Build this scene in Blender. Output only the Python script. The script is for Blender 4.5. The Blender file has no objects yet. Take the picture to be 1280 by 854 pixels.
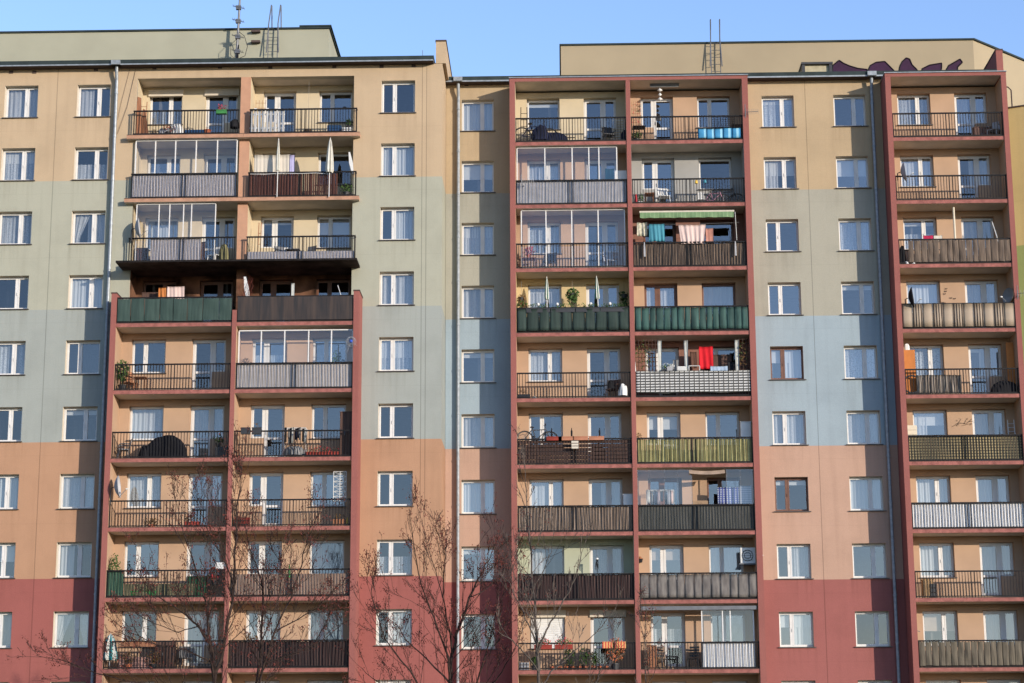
import bpy, math, random
from mathutils import Vector, Matrix
S = bpy.context.scene
COL = S.collection
G = 31.0            # ground is z = 0; the window heads of the top storey are at z = 31
ST = 2.75           # storey height
SB = 2.49           # the right block stands this much farther back
rad = math.radians

# ------------------------------------------------------------------ camera
PI_, YA, RO, DIST, CZ, F = 0.221120934, -0.0250776297, -0.00482039077, 79.0936925, -29.0260728 + G, 2500.0
FW = Vector((math.sin(YA)*math.cos(PI_), math.cos(YA)*math.cos(PI_), math.sin(PI_)))
R0 = Vector((math.cos(YA), -math.sin(YA), 0)); U0 = R0.cross(FW)
RR = R0*math.cos(RO) + U0*math.sin(RO); UU = U0*math.cos(RO) - R0*math.sin(RO)
CP = Vector((0, -DIST, CZ))
cam = bpy.data.cameras.new('camera'); co = bpy.data.objects.new('camera', cam); COL.objects.link(co)
cam.sensor_width = 36; cam.lens = 36*F/1280; cam.clip_end = 6000; cam.clip_start = 0.5
m3 = Matrix((RR, UU, -FW)).transposed(); co.matrix_world = Matrix.Translation(CP) @ m3.to_4x4()
S.camera = co
def at(x, y, Y):
    """the point of the photograph's pixel on the plane at depth Y"""
    d = FW*F + RR*(x-640) - UU*(y-427)
    return CP + d*((Y-CP.y)/d.y)

# ------------------------------------------------------------------ light
EL, AZ = rad(12.0), rad(47)      # azimuth measured from the facade normal towards +X
sd = Vector((math.sin(AZ)*math.cos(EL), -math.cos(AZ)*math.cos(EL), math.sin(EL)))
W = bpy.data.worlds.new('World'); S.world = W; W.use_nodes = True
nt = W.node_tree; bg = nt.nodes['Background']
sky = nt.nodes.new('ShaderNodeTexSky'); sky.sky_type = 'NISHITA'; sky.sun_disc = False
sky.sun_elevation = EL; sky.sun_rotation = math.atan2(sd.x, sd.y); sky.air_density = 1.0; sky.dust_density = 0.2; sky.ozone_density = 3.0
tn = nt.nodes.new('ShaderNodeMix'); tn.data_type = 'RGBA'; tn.blend_type = 'MULTIPLY'; tn.inputs[0].default_value = 1; tn.inputs[7].default_value = (1.09, .965, 1.03, 1)
nt.links.new(sky.outputs[0], tn.inputs[6]); nt.links.new(tn.outputs[2], bg.inputs[0]); bg.inputs[1].default_value = 0.15
sl = bpy.data.lights.new('sun', 'SUN'); so = bpy.data.objects.new('sun', sl); COL.objects.link(so)
sl.energy = 2.8; sl.angle = rad(0.5); sl.color = (1, .885, .75)
so.rotation_euler = (-sd).to_track_quat('-Z', 'Y').to_euler(); so.location = (60, -60, 60)
S.view_settings.view_transform = 'Standard'; S.view_settings.look = 'None'; S.view_settings.gamma = 1
S.view_settings.exposure = 1.1
S.render.engine = 'CYCLES'; S.cycles.max_bounces = 8; S.cycles.transparent_max_bounces = 24
S.cycles.use_denoising = True
S.cycles.sample_clamp_indirect = 6

# ------------------------------------------------------------------ materials
def L(r, g, b):
    f = lambda c: (c/255)/12.92 if c <= 10 else (((c/255)+.055)/1.055)**2.4
    return (f(r), f(g), f(b), 1)
def new(name):
    m = bpy.data.materials.new(name); m.use_nodes = True
    n = m.node_tree; b = n.nodes['Principled BSDF']
    return m, n, b
def N(n, t, **k):
    x = n.nodes.new('ShaderNode'+t)
    for a, v in k.items():
        if a.startswith('i_'): x.inputs[int(a[2:])].default_value = v
        else: setattr(x, a, v)
    return x
def coords(n, sc=(1, 1, 1)):
    t = N(n, 'TexCoord'); mp = N(n, 'Mapping'); mp.inputs['Scale'].default_value = sc
    n.links.new(t.outputs['Object'], mp.inputs['Vector']); return mp.outputs['Vector']
def mix(n, a, b, fac, mode='MIX'):
    x = N(n, 'Mix', data_type='RGBA', blend_type=mode)
    for s, v in ((x.inputs[6], a), (x.inputs[7], b), (x.inputs[0], fac)):
        if hasattr(v, 'is_output'): n.links.new(v, s)
        else: s.default_value = v
    return x.outputs[2]
def ramp(n, val, a, b):
    x = N(n, 'MapRange'); n.links.new(val, x.inputs[0]); x.inputs[1].default_value = a; x.inputs[2].default_value = b
    return x.outputs[0]
def plain(name, c, rough=.7, metal=0, var=.25, sc=3.0, bump=0):
    m, n, b = new(name)
    v = coords(n); nz = N(n, 'TexNoise'); nz.inputs['Scale'].default_value = sc; nz.inputs['Detail'].default_value = 5
    n.links.new(v, nz.inputs['Vector'])
    dk = tuple(x*(1-var) for x in c[:3])+(1,); lt = tuple(min(1, x*(1+var*.6)) for x in c[:3])+(1,)
    n.links.new(mix(n, dk, lt, ramp(n, nz.outputs[0], .3, .7)), b.inputs['Base Color'])
    b.inputs['Roughness'].default_value = rough; b.inputs['Metallic'].default_value = metal; b.inputs['Specular IOR Level'].default_value = .5 if rough < .56 else .18
    if bump:
        bp = N(n, 'Bump'); bp.inputs['Strength'].default_value = bump; bp.inputs['Distance'].default_value = .02
        n.links.new(nz.outputs[0], bp.inputs['Height']); n.links.new(bp.outputs[0], b.inputs['Normal'])
    return m
def streak(name, c1, c2, sx=40, sz=.8, rough=.8):
    """fine upright streaks (reeds, canes, cloth folds)"""
    m, n, b = new(name); nz = N(n, 'TexNoise'); nz.inputs['Scale'].default_value = 1; nz.inputs['Detail'].default_value = 3
    n.links.new(coords(n, (sx, sx, sz)), nz.inputs['Vector'])
    n.links.new(mix(n, c1, c2, ramp(n, nz.outputs[0], .35, .65)), b.inputs['Base Color']); b.inputs['Roughness'].default_value = rough
    return m
def stripes(name, c1, c2, per, duty=.5, axis=0, rough=.7):
    m, n, b = new(name); sp = N(n, 'SeparateXYZ'); n.links.new(coords(n), sp.inputs[0])
    d = N(n, 'Math', operation='DIVIDE', i_1=per); n.links.new(sp.outputs[axis], d.inputs[0])
    f = N(n, 'Math', operation='FRACT'); n.links.new(d.outputs[0], f.inputs[0])
    g = N(n, 'Math', operation='GREATER_THAN', i_1=duty); n.links.new(f.outputs[0], g.inputs[0])
    n.links.new(mix(n, c1, c2, g.outputs[0]), b.inputs['Base Color']); b.inputs['Roughness'].default_value = rough
    return m
def weave(name, c1, c2, px, pz, dx=.55, dz=.6):
    m, n, b = new(name); sp = N(n, 'SeparateXYZ'); n.links.new(coords(n), sp.inputs[0]); gs = []
    for ax, per, du in ((0, px, dx), (2, pz, dz)):
        d = N(n, 'Math', operation='DIVIDE', i_1=per); n.links.new(sp.outputs[ax], d.inputs[0])
        f = N(n, 'Math', operation='FRACT'); n.links.new(d.outputs[0], f.inputs[0])
        g = N(n, 'Math', operation='LESS_THAN', i_1=du); n.links.new(f.outputs[0], g.inputs[0]); gs.append(g)
    q = N(n, 'Math', operation='MULTIPLY'); n.links.new(gs[0].outputs[0], q.inputs[0]); n.links.new(gs[1].outputs[0], q.inputs[1])
    n.links.new(mix(n, c2, c1, q.outputs[0]), b.inputs['Base Color']); b.inputs['Roughness'].default_value = .7
    return m
def glass(name, refl, tint=(.86, .88, .88, 1), rough=.0):
    m = bpy.data.materials.new(name); m.use_nodes = True; n = m.node_tree; n.nodes.remove(n.nodes['Principled BSDF'])
    o = n.nodes['Material Output']; t = N(n, 'BsdfTransparent'); t.inputs[0].default_value = tint
    g = N(n, 'BsdfGlossy'); g.inputs['Roughness'].default_value = rough; g.inputs['Color'].default_value = (.93, .94, .95, 1)
    nz = N(n, 'TexNoise'); nz.inputs['Scale'].default_value = 1.3; nz.inputs['Detail'].default_value = 0
    n.links.new(coords(n), nz.inputs['Vector'])
    bp = N(n, 'Bump'); bp.inputs['Strength'].default_value = .04; bp.inputs['Distance'].default_value = .05
    n.links.new(nz.outputs[0], bp.inputs['Height']); n.links.new(bp.outputs[0], g.inputs['Normal'])
    ge = N(n, 'NewGeometry'); io = N(n, 'MapRange'); n.links.new(ge.outputs['Backfacing'], io.inputs[0]); io.inputs[3].default_value = 1.5; io.inputs[4].default_value = 1/1.5
    fr = N(n, 'Fresnel'); n.links.new(io.outputs[0], fr.inputs['IOR'])
    a = N(n, 'Math', operation='ADD', use_clamp=True, i_1=refl); n.links.new(fr.outputs[0], a.inputs[0])
    s = N(n, 'MixShader'); n.links.new(a.outputs[0], s.inputs[0]); n.links.new(t.outputs[0], s.inputs[1]); n.links.new(g.outputs[0], s.inputs[2])
    n.links.new(s.outputs[0], o.inputs[0]); return m
def lace(name, c, hole=.35, sc=26, sx=9):
    """curtain net: folds and a loose pattern that lets the dark room show through"""
    m, n, b = new(name); o = n.nodes['Material Output']; t = N(n, 'BsdfTransparent')
    v = coords(n); w = N(n, 'TexVoronoi'); w.inputs['Scale'].default_value = sc; n.links.new(v, w.inputs['Vector'])
    z = N(n, 'TexNoise'); z.inputs['Scale'].default_value = 1; n.links.new(coords(n, (sx, sx, .4)), z.inputs['Vector'])
    a = N(n, 'Math', operation='MULTIPLY'); n.links.new(ramp(n, w.outputs['Distance'], .1, .55), a.inputs[0]); n.links.new(ramp(n, z.outputs[0], .3, .62), a.inputs[1])
    r = N(n, 'MapRange'); n.links.new(a.outputs[0], r.inputs[0]); r.inputs[3].default_value = hole; r.inputs[4].default_value = .95
    s = N(n, 'MixShader'); n.links.new(r.outputs[0], s.inputs[0]); n.links.new(t.outputs[0], s.inputs[1]); n.links.new(b.outputs[0], s.inputs[2])
    n.links.new(s.outputs[0], o.inputs[0]); b.inputs['Base Color'].default_value = c; b.inputs['Roughness'].default_value = .9
    return m
def facade(name, bands, seams, cols=()):
    """plaster painted in bands by height, with panel joints, faint cloudy wear and run marks"""
    m, n, b = new(name); v = coords(n); sp = N(n, 'SeparateXYZ'); n.links.new(v, sp.inputs[0])
    col = bands[0][1]
    for z, c in bands[1:]:
        g = N(n, 'Math', operation='LESS_THAN', i_1=z); n.links.new(sp.outputs[2], g.inputs[0]); col = mix(n, col, c, g.outputs[0])
    nz = N(n, 'TexNoise'); nz.inputs['Scale'].default_value = .55; nz.inputs['Detail'].default_value = 7; nz.inputs['Roughness'].default_value = .62; n.links.new(v, nz.inputs['Vector'])
    col = mix(n, col, (.82, .82, .82, 1), ramp(n, nz.outputs[0], .45, .85), 'MULTIPLY')
    st = N(n, 'TexNoise'); st.inputs['Scale'].default_value = 1; st.inputs['Detail'].default_value = 4; n.links.new(coords(n, (3.2, 3.2, .12)), st.inputs['Vector'])
    col = mix(n, col, (.91, .905, .9, 1), ramp(n, st.outputs[0], .52, .8), 'MULTIPLY')
    fine = N(n, 'TexNoise'); fine.inputs['Scale'].default_value = 24; fine.inputs['Detail'].default_value = 3; n.links.new(v, fine.inputs['Vector'])
    col = mix(n, col, (.9, .9, .9, 1), ramp(n, fine.outputs[0], .3, .8), 'MULTIPLY')
    if cols:        # dirt that has run down from the sills
        d = N(n, 'Math', operation='ADD', i_1=-(G-1.45)+100*ST); n.links.new(sp.outputs[2], d.inputs[0])
        d2 = N(n, 'Math', operation='DIVIDE', i_1=ST); n.links.new(d.outputs[0], d2.inputs[0]); fr = N(n, 'Math', operation='FRACT'); n.links.new(d2.outputs[0], fr.inputs[0])
        msk = ramp(n, fr.outputs[0], .62, 1.0); tot = None
        for xc in cols:
            a = N(n, 'Math', operation='SUBTRACT', i_1=xc); n.links.new(sp.outputs[0], a.inputs[0]); a2 = N(n, 'Math', operation='ABSOLUTE'); n.links.new(a.outputs[0], a2.inputs[0])
            g = N(n, 'Math', operation='LESS_THAN', i_1=.80); n.links.new(a2.outputs[0], g.inputs[0])
            if tot is None: tot = g.outputs[0]
            else: s_ = N(n, 'Math', operation='ADD'); n.links.new(tot, s_.inputs[0]); n.links.new(g.outputs[0], s_.inputs[1]); tot = s_.outputs[0]
        rn = N(n, 'TexNoise'); rn.inputs['Scale'].default_value = 1; rn.inputs['Detail'].default_value = 2; n.links.new(coords(n, (7, 7, .22)), rn.inputs['Vector'])
        k = N(n, 'Math', operation='MULTIPLY'); n.links.new(msk, k.inputs[0]); n.links.new(tot, k.inputs[1]); k2 = N(n, 'Math', operation='MULTIPLY'); n.links.new(k.outputs[0], k2.inputs[0]); n.links.new(ramp(n, rn.outputs[0], .45, .75), k2.inputs[1])
        col = mix(n, col, (.85, .84, .82, 1), k2.outputs[0], 'MULTIPLY')
    for x in seams:
        a = N(n, 'Math', operation='SUBTRACT', i_1=x); n.links.new(sp.outputs[0], a.inputs[0])
        a2 = N(n, 'Math', operation='ABSOLUTE'); n.links.new(a.outputs[0], a2.inputs[0])
        g = N(n, 'Math', operation='LESS_THAN', i_1=.018); n.links.new(a2.outputs[0], g.inputs[0])
        col = mix(n, col, (.66, .66, .66, 1), g.outputs[0], 'MULTIPLY')
    # horizontal panel joints, one a storey, barely there
    d = N(n, 'Math', operation='ADD', i_1=-(G-2.02)); n.links.new(sp.outputs[2], d.inputs[0])
    d2 = N(n, 'Math', operation='DIVIDE', i_1=ST); n.links.new(d.outputs[0], d2.inputs[0])
    f = N(n, 'Math', operation='FRACT'); n.links.new(d2.outputs[0], f.inputs[0])
    g = N(n, 'Math', operation='LESS_THAN', i_1=.008); n.links.new(f.outputs[0], g.inputs[0])
    col = mix(n, col, (.94, .94, .94, 1), g.outputs[0], 'MULTIPLY')
    n.links.new(col, b.inputs['Base Color']); b.inputs['Roughness'].default_value = .92; b.inputs['Specular IOR Level'].default_value = .2
    bp = N(n, 'Bump'); bp.inputs['Strength'].default_value = .25; bp.inputs['Distance'].default_value = .02
    n.links.new(fine.outputs[0], bp.inputs['Height']); n.links.new(bp.outputs[0], b.inputs['Normal'])
    return m

# ------------------------------------------------------------------ mesh builder
class MB:
    def __init__(s): s.v = []; s.f = []; s.m = []
    def face(s, pts, m=0):
        i = len(s.v); s.v += [tuple(p) for p in pts]; s.f.append(tuple(range(i, i+len(pts)))); s.m.append(m)
    def box(s, x0, x1, y0, y1, z0, z1, m=0, mats=None, M=None):
        """mats: dict of side -> material slot, sides l r f b d u"""
        P = [(x0,y0,z0),(x1,y0,z0),(x1,y1,z0),(x0,y1,z0),(x0,y0,z1),(x1,y0,z1),(x1,y1,z1),(x0,y1,z1)]
        if M is not None: P = [tuple(M @ Vector(p)) for p in P]
        i = len(s.v); s.v += P
        for side, q in (('d',(3,2,1,0)),('u',(4,5,6,7)),('f',(0,1,5,4)),('r',(1,2,6,5)),('b',(2,3,7,6)),('l',(3,0,4,7))):
            s.f.append(tuple(i+k for k in q)); s.m.append((mats or {}).get(side, m))
        return s
    def tube(s, pts, r, n=6, m=0, cap=True):
        pts = [Vector(p) for p in pts]; k = len(pts)
        if not hasattr(r, '__len__'): r = [r]*k
        rings = []; ref = None
        for j, p in enumerate(pts):
            t = (pts[min(j+1, k-1)]-pts[max(j-1, 0)])
            if t.length < 1e-9: t = Vector((0,0,1))
            t.normalize()
            if ref is None: ref = Vector((0,0,1)) if abs(t.z) < .9 else Vector((1,0,0))
            a = (ref - t*ref.dot(t)); a.normalize(); b = t.cross(a); ref = a
            i = len(s.v); rings.append(i)
            for q in range(n):
                g = 2*math.pi*q/n; s.v.append(tuple(p + (a*math.cos(g)+b*math.sin(g))*r[j]))
        for j in range(k-1):
            for q in range(n):
                q2 = (q+1) % n; s.f.append((rings[j]+q, rings[j]+q2, rings[j+1]+q2, rings[j+1]+q)); s.m.append(m)
        if cap:
            s.f.append(tuple(rings[0]+q for q in range(n))[::-1]); s.m.append(m)
            s.f.append(tuple(rings[-1]+q for q in range(n))); s.m.append(m)
        return s
    def bar(s, p, q, w=.02, m=0): return s.tube([p, q], w*.7, 4, m)
    def lathe(s, prof, n=14, m=0, c=(0,0,0), M=None):
        base = len(s.v)
        for r, z in prof:
            for q in range(n):
                g = 2*math.pi*q/n; p = Vector((r*math.cos(g), r*math.sin(g), z))
                if M is not None: p = M @ p
                s.v.append(tuple(p+Vector(c)))
        for j in range(len(prof)-1):
            for q in range(n):
                q2 = (q+1) % n; s.f.append((base+j*n+q, base+j*n+q2, base+(j+1)*n+q2, base+(j+1)*n+q)); s.m.append(m)
        return s
    def ring(s, c, R, r, ax='y', n=22, k=5, m=0, M=None):
        pts = []
        for q in range(n+1):
            g = 2*math.pi*q/n; a, b = R*math.cos(g), R*math.sin(g)
            p = Vector((a, 0, b)) if ax == 'y' else (Vector((0, a, b)) if ax == 'x' else Vector((a, b, 0)))
            pts.append((M @ p if M is not None else p)+Vector(c))
        return s.tube(pts, r, k, m, False)
    def grid(s, fn, nu, nv, m=0, th=0):
        """surface fn(u, v); with th a second skin th behind it closes it into a slab"""
        def skin(off):
            i = len(s.v)
            for a in range(nu+1):
                for b in range(nv+1):
                    p = Vector(fn(a/nu, b/nv)); s.v.append((p.x, p.y+off, p.z))
            return i
        i = skin(0); K = nv+1
        for a in range(nu):
            for b in range(nv):
                s.f.append((i+a*K+b, i+(a+1)*K+b, i+(a+1)*K+b+1, i+a*K+b+1)); s.m.append(m)
        if th:
            j = skin(th)
            for a in range(nu):
                for b in range(nv):
                    s.f.append((j+a*K+b, j+a*K+b+1, j+(a+1)*K+b+1, j+(a+1)*K+b)); s.m.append(m)
            for a in range(nu):
                for b in (0, nv):
                    s.f.append((i+a*K+b, j+a*K+b, j+(a+1)*K+b, i+(a+1)*K+b)); s.m.append(m)
            for b in range(nv):
                for a in (0, nu):
                    s.f.append((i+a*K+b, i+a*K+b+1, j+a*K+b+1, j+a*K+b)); s.m.append(m)
        return s
    def prism(s, poly, y0, y1, m=0, me=None):
        """outline in x, z pushed from y0 to y1"""
        a = [(x, y0, z) for x, z in poly]; b = [(x, y1, z) for x, z in poly]
        s.face(a, m); s.face(b[::-1], m if me is None else me)
        for i in range(len(poly)):
            j = (i+1) % len(poly); s.face([a[j], a[i], b[i], b[j]], m if me is None else me)
        return s
    def leaves(s, c, r, n, size, rnd, m=0, nm=1):
        for _ in range(n):
            while True:
                d = Vector((rnd.uniform(-1,1), rnd.uniform(-1,1), rnd.uniform(-1,1)))
                if d.length < 1: break
            p = Vector(c)+Vector((d.x*r[0], d.y*r[1], d.z*r[2]))
            a = Vector((rnd.uniform(-1,1), rnd.uniform(-1,1), rnd.uniform(-1,1))).normalized()
            b = a.orthogonal().normalized(); q = size*rnd.uniform(.6, 1.3)
            s.face([p-a*q, p-b*q*.5, p+a*q, p+b*q*.5], m+rnd.randrange(nm))
        return s
    def mesh(s, name, mats, smooth=False):
        me = bpy.data.meshes.new(name); me.from_pydata(s.v, [], s.f)
        for x in (mats if isinstance(mats, (list, tuple)) else [mats]): me.materials.append(x)
        for p, k in zip(me.polygons, s.m): p.material_index = k; p.use_smooth = smooth
        me.update(); return me
    def build(s, name, mats, parent=None, loc=(0,0,0), rz=0, smooth=False):
        return link(name, s.mesh(name, mats, smooth), parent, loc, rz)
def link(name, me, parent=None, loc=(0,0,0), rz=0):
    o = bpy.data.objects.new(name, me); COL.objects.link(o); o.location = loc; o.rotation_euler.z = rz
    if parent is not None: o.parent = parent
    return o
def tag(o, label, cat, group=None, kind=None):
    if len(label.split()) > 15: print('LONG', label)
    o['label'] = label; o['category'] = cat
    if group: o['group'] = group
    if kind: o['kind'] = kind
    return o
def empty(name, loc, label, cat, group=None, rz=0):
    o = link(name, None, None, loc, rz); o.empty_display_size = .2; return tag(o, label, cat, group)

def H(r): return G-(r-1)*ST            # window head of storey r (1 = top)
def FL(r): return H(r)-2.35            # balcony floor of storey r

# shared materials
M = {}
M['pvc'] = plain('white_pvc', (.56,.55,.53,1), .45, var=.06)
M['pvc_brown'] = plain('brown_window_wood', (.13,.055,.03,1), .5)
M['sill'] = plain('sill_metal', (.055,.045,.04,1), .5)
M['pane'] = glass('window_glass', .115)
M['pane2'] = glass('window_glass_bright', .16)
M['pane3'] = glass('window_glass_dark', .085)
M['clear'] = glass('balcony_glass', .045, (.97,.975,.98,1))
M['reveal'] = plain('reveal_plaster', (.48,.43,.35,1), .9, var=.08)
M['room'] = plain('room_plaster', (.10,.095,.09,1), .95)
M['rail'] = plain('black_paint_metal', (.010,.009,.0095,1), .6, var=.4)
M['zinc'] = plain('zinc_sheet', (.24,.265,.285,1), .5, .3, var=.25, sc=8)
M['roof_dark'] = plain('roof_flashing', (.025,.036,.037,1), .8, var=.3, sc=2)
M['soffit'] = plain('brown_soffit', (.07,.05,.045,1), .8)
M['pink'] = facade('pink_plaster', [(99, (.25,.092,.078,1))], [])
M['pinkslab'] = plain('pink_slab_edge', (.265,.102,.086,1), .9, var=.32, sc=5)
M['orangeslab'] = plain('orange_slab_edge', (.37,.21,.14,1), .9, var=.2, sc=4)
M['ceil'] = plain('balcony_ceiling', (.60,.53,.45,1), .95, var=.15, sc=1.5)
M['soot'] = plain('soot', (.014,.012,.012,1), .95, var=.5)
M['sootwall'] = plain('sooted_plaster', (.12,.06,.036,1), .95, var=.9, sc=1.1)
M['white'] = plain('white_plastic', (.56,.56,.54,1), .5, var=.1)
M['black'] = plain('black_plastic', (.02,.02,.022,1), .5)
M['dark'] = plain('dark_cloth', (.013,.013,.016,1), .85)
M['wood'] = streak('brown_wood', (.19,.075,.035,1), (.30,.13,.06,1), 18, 1.2)
M['darkwood'] = streak('dark_wood', (.045,.022,.016,1), (.085,.042,.028,1), 18, 1.2)
M['steel'] = plain('grey_steel', (.13,.135,.145,1), .5, .3)
M['terracotta'] = plain('terracotta', (.40,.12,.06,1), .85)
M['green'] = plain('green_leaf', (.045,.085,.022,1), .7, var=.5, sc=9)
M['green2'] = plain('dry_leaf', (.13,.075,.03,1), .8, var=.5, sc=9)
M['red'] = plain('red_petal', (.42,.04,.05,1), .7, var=.4)
M['bark'] = plain('dark_bark', (.034,.022,.018,1), .95, var=.5, sc=10)
M['barkgrey'] = plain('grey_bark', (.085,.07,.06,1), .95, var=.5, sc=10)
M['dryleaf'] = plain('brown_dry_leaf', (.10,.026,.02,1), .85, var=.55, sc=4)
CUR = {'white': lace('white_net_curtain', (.36,.37,.39,1), .6, 26, 6), 'lace': lace('lace_curtain', (.36,.38,.41,1), .45, 20, 10),
       'full': lace('pale_drape', (.38,.40,.42,1), .93), 'blind': plain('pale_roller_blind', (.42,.43,.44,1), .9, var=.05),
       'beige': plain('beige_roller_blind', (.34,.27,.22,1), .9, var=.08), 'check': lace('checked_net', (.45,.48,.52,1), .3, 12)}
# ------------------------------------------------------------------ ground, far hills
g = MB(); g.face([(-3000,-3000,0),(3000,-3000,0),(3000,3000,0),(-3000,3000,0)])
o = g.build('ground', plain('winter_lawn', (.12,.11,.06,1), .95, var=.45, sc=.6)); o['kind'] = 'structure'
rnd = random.Random(3); hm = MB()
def hill(u, v):
    a = math.pi*(1.02+.96*u); R = 620+420*v
    h = (26+15*math.sin(7*u*math.pi+1)+9*math.sin(19*u*math.pi)+5*math.sin(47*u*math.pi+2)+3*math.sin(101*u*math.pi))*math.sin(math.pi*min(1, v*1.0+.0))
    return (R*math.cos(a), R*math.sin(a)-60, max(h, 0)*1.25-.5)
hm.grid(hill, 160, 6)
o = hm.build('hills', plain('wooded_hill', (.04,.05,.025,1), .95, var=.5, sc=.05)); o['kind'] = 'structure'

# ------------------------------------------------------------------ building blocks
def part(root, name, mb, mats, wloc=(0,0,0), parent=None, smooth=False):
    """a part of a building, given at its place in the world"""
    p = parent if parent is not None else root
    base = Vector(root.location) if parent is None else Vector(parent['_w'])
    me = mb if isinstance(mb, bpy.types.Mesh) else mb.mesh(name, mats, smooth)
    o = link(name, me, p, Vector(wloc)-base); o['_w'] = tuple(wloc); return o
def cells(mb, x0, x1, z0, z1, Y, holes, dep, m=0, mr=1):
    """a wall face with rectangular openings and their reveals"""
    xs = sorted({x0, x1, *[min(max(h[i], x0), x1) for h in holes for i in (0, 1)]}); zs = sorted({z0, z1, *[min(max(h[i], z0), z1) for h in holes for i in (2, 3)]})
    inh = lambda x, z: any(h[0] < x < h[1] and h[2] < z < h[3] for h in holes)
    nx, nz = len(xs)-1, len(zs)-1
    op = [[inh((xs[i]+xs[i+1])/2, (zs[j]+zs[j+1])/2) for j in range(nz)] for i in range(nx)]
    for i in range(nx):
        for j in range(nz):
            a, b, c, d = xs[i], xs[i+1], zs[j], zs[j+1]
            if not op[i][j]: mb.face([(a,Y,c),(b,Y,c),(b,Y,d),(a,Y,d)], m); continue
            y = Y+dep
            if i == 0 or not op[i-1][j]: mb.face([(a,Y,c),(a,Y,d),(a,y,d),(a,y,c)], mr)
            if i == nx-1 or not op[i+1][j]: mb.face([(b,Y,c),(b,y,c),(b,y,d),(b,Y,d)], mr)
            if j == 0 or not op[i][j-1]: mb.face([(a,Y,c),(a,y,c),(b,y,c),(b,Y,c)], mr)
            if j == nz-1 or not op[i][j+1]: mb.face([(a,Y,d),(b,Y,d),(b,y,d),(a,y,d)], mr)
WW, WH = 1.405, 1.415
DW, DH = .84, 2.17     # balcony door leaf
UW = 1.385             # door and window together
_mesh = {}
def frame_mesh(v, col):
    k = ('f', v, col)
    if k in _mesh: return _mesh[k]
    b = MB(); y0, y1 = .245, .315; t = .065
    def sash(x0, x1, z0, z1, w=.055, yy=.012):
        b.box(x0, x0+w, y0-yy, y1, z0, z1); b.box(x1-w, x1, y0-yy, y1, z0, z1)
        b.box(x0+w, x1-w, y0-yy, y1, z0, z0+w); b.box(x0+w, x1-w, y0-yy, y1, z1-w, z1)
    if v in 'LRS':
        w, h = WW, WH
        b.box(0, w, y0, y1+.02, -.06, 0); b.box(0, w, y0, y1+.02, -h, -h+.065); b.box(0, .035, y0, y1+.02, -h, 0); b.box(w-.035, w, y0, y1+.02, -h, 0)
        if v == 'S': sash(.03, w-.03, -h+.05, -.045)
        else:
            c = w*(.63 if v == 'L' else .385)
            b.box(c-.05, c+.05, y0-.004, y1+.02, -h+.06, -.055)
            sash(.03, c-.03, -h+.05, -.045); sash(c+.03, w-.03, -h+.05, -.045)
            b.box(c-.012, c+.012, y0-.035, y0-.01, -h*.56, -h*.47)
    else:
        dl = v == 'D'                      # D: door on the left, E: door on the right
        d0, d1 = (0, DW) if dl else (UW-DW, UW); w0, w1 = (DW, UW) if dl else (0, UW-DW); h = 1.38
        b.box(0, UW, y0, y1+.02, -.06, 0)
        b.box(d0, d0+.05, y0, y1+.02, -DH, -.06); b.box(d1-.05, d1, y0, y1+.02, -DH, -.06); b.box(d0, d1, y0, y1+.02, -DH, -DH+.05)
        sash(d0+.045, d1-.045, -DH+.045, -.055, .085); b.box(d0+.1, d1-.1, y0-.01, y1, -1.40, -1.31)
        b.box(w0, w0+.05, y0, y1+.02, -h, -.06); b.box(w1-.05, w1, y0, y1+.02, -h, -.06); b.box(w0, w1, y0, y1+.02, -h, -h+.055)
        sash(w0+.045, w1-.045, -h+.05, -.055)
        x = d1-.09 if dl else d0+.09; b.box(x-.012, x+.012, y0-.04, y0-.01, -1.2, -1.06)
    _mesh[k] = b.mesh('window_frame', M['pvc_brown' if col == 'b' else 'pvc']); return _mesh[k]
def pane_mesh(v):
    pm = rnd.choice(('pane', 'pane', 'pane2', 'pane3')); k = ('p', v, pm)
    if k in _mesh: return _mesh[k]
    b = MB(); y = .28
    q = lambda x0, x1, z0, z1: b.face([(x0,y,z0),(x1,y,z0),(x1,y,z1),(x0,y,z1)])
    if v in 'LRS':
        if v == 'S': q(.08, WW-.08, -WH+.1, -.09)
        else:
            c = WW*(.63 if v == 'L' else .385); q(.08, c-.08, -WH+.1, -.09); q(c+.08, WW-.08, -WH+.1, -.09)
    else:
        d0, d1 = (0, DW) if v == 'D' else (UW-DW, UW); w0, w1 = (DW, UW) if v == 'D' else (0, UW-DW)
        q(d0+.1, d1-.1, -DH+.1, -.1); q(w0+.1, w1-.1, -1.3, -.1)
    _mesh[k] = b.mesh('pane', M[pm]); return _mesh[k]
def sill_mesh():
    if 's' not in _mesh:
        b = MB(); b.box(-.06, WW+.06, -.07, .243, -WH-.035, -WH-.003); _mesh['s'] = b.mesh('sill', M['sill'])
    return _mesh['s']
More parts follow.
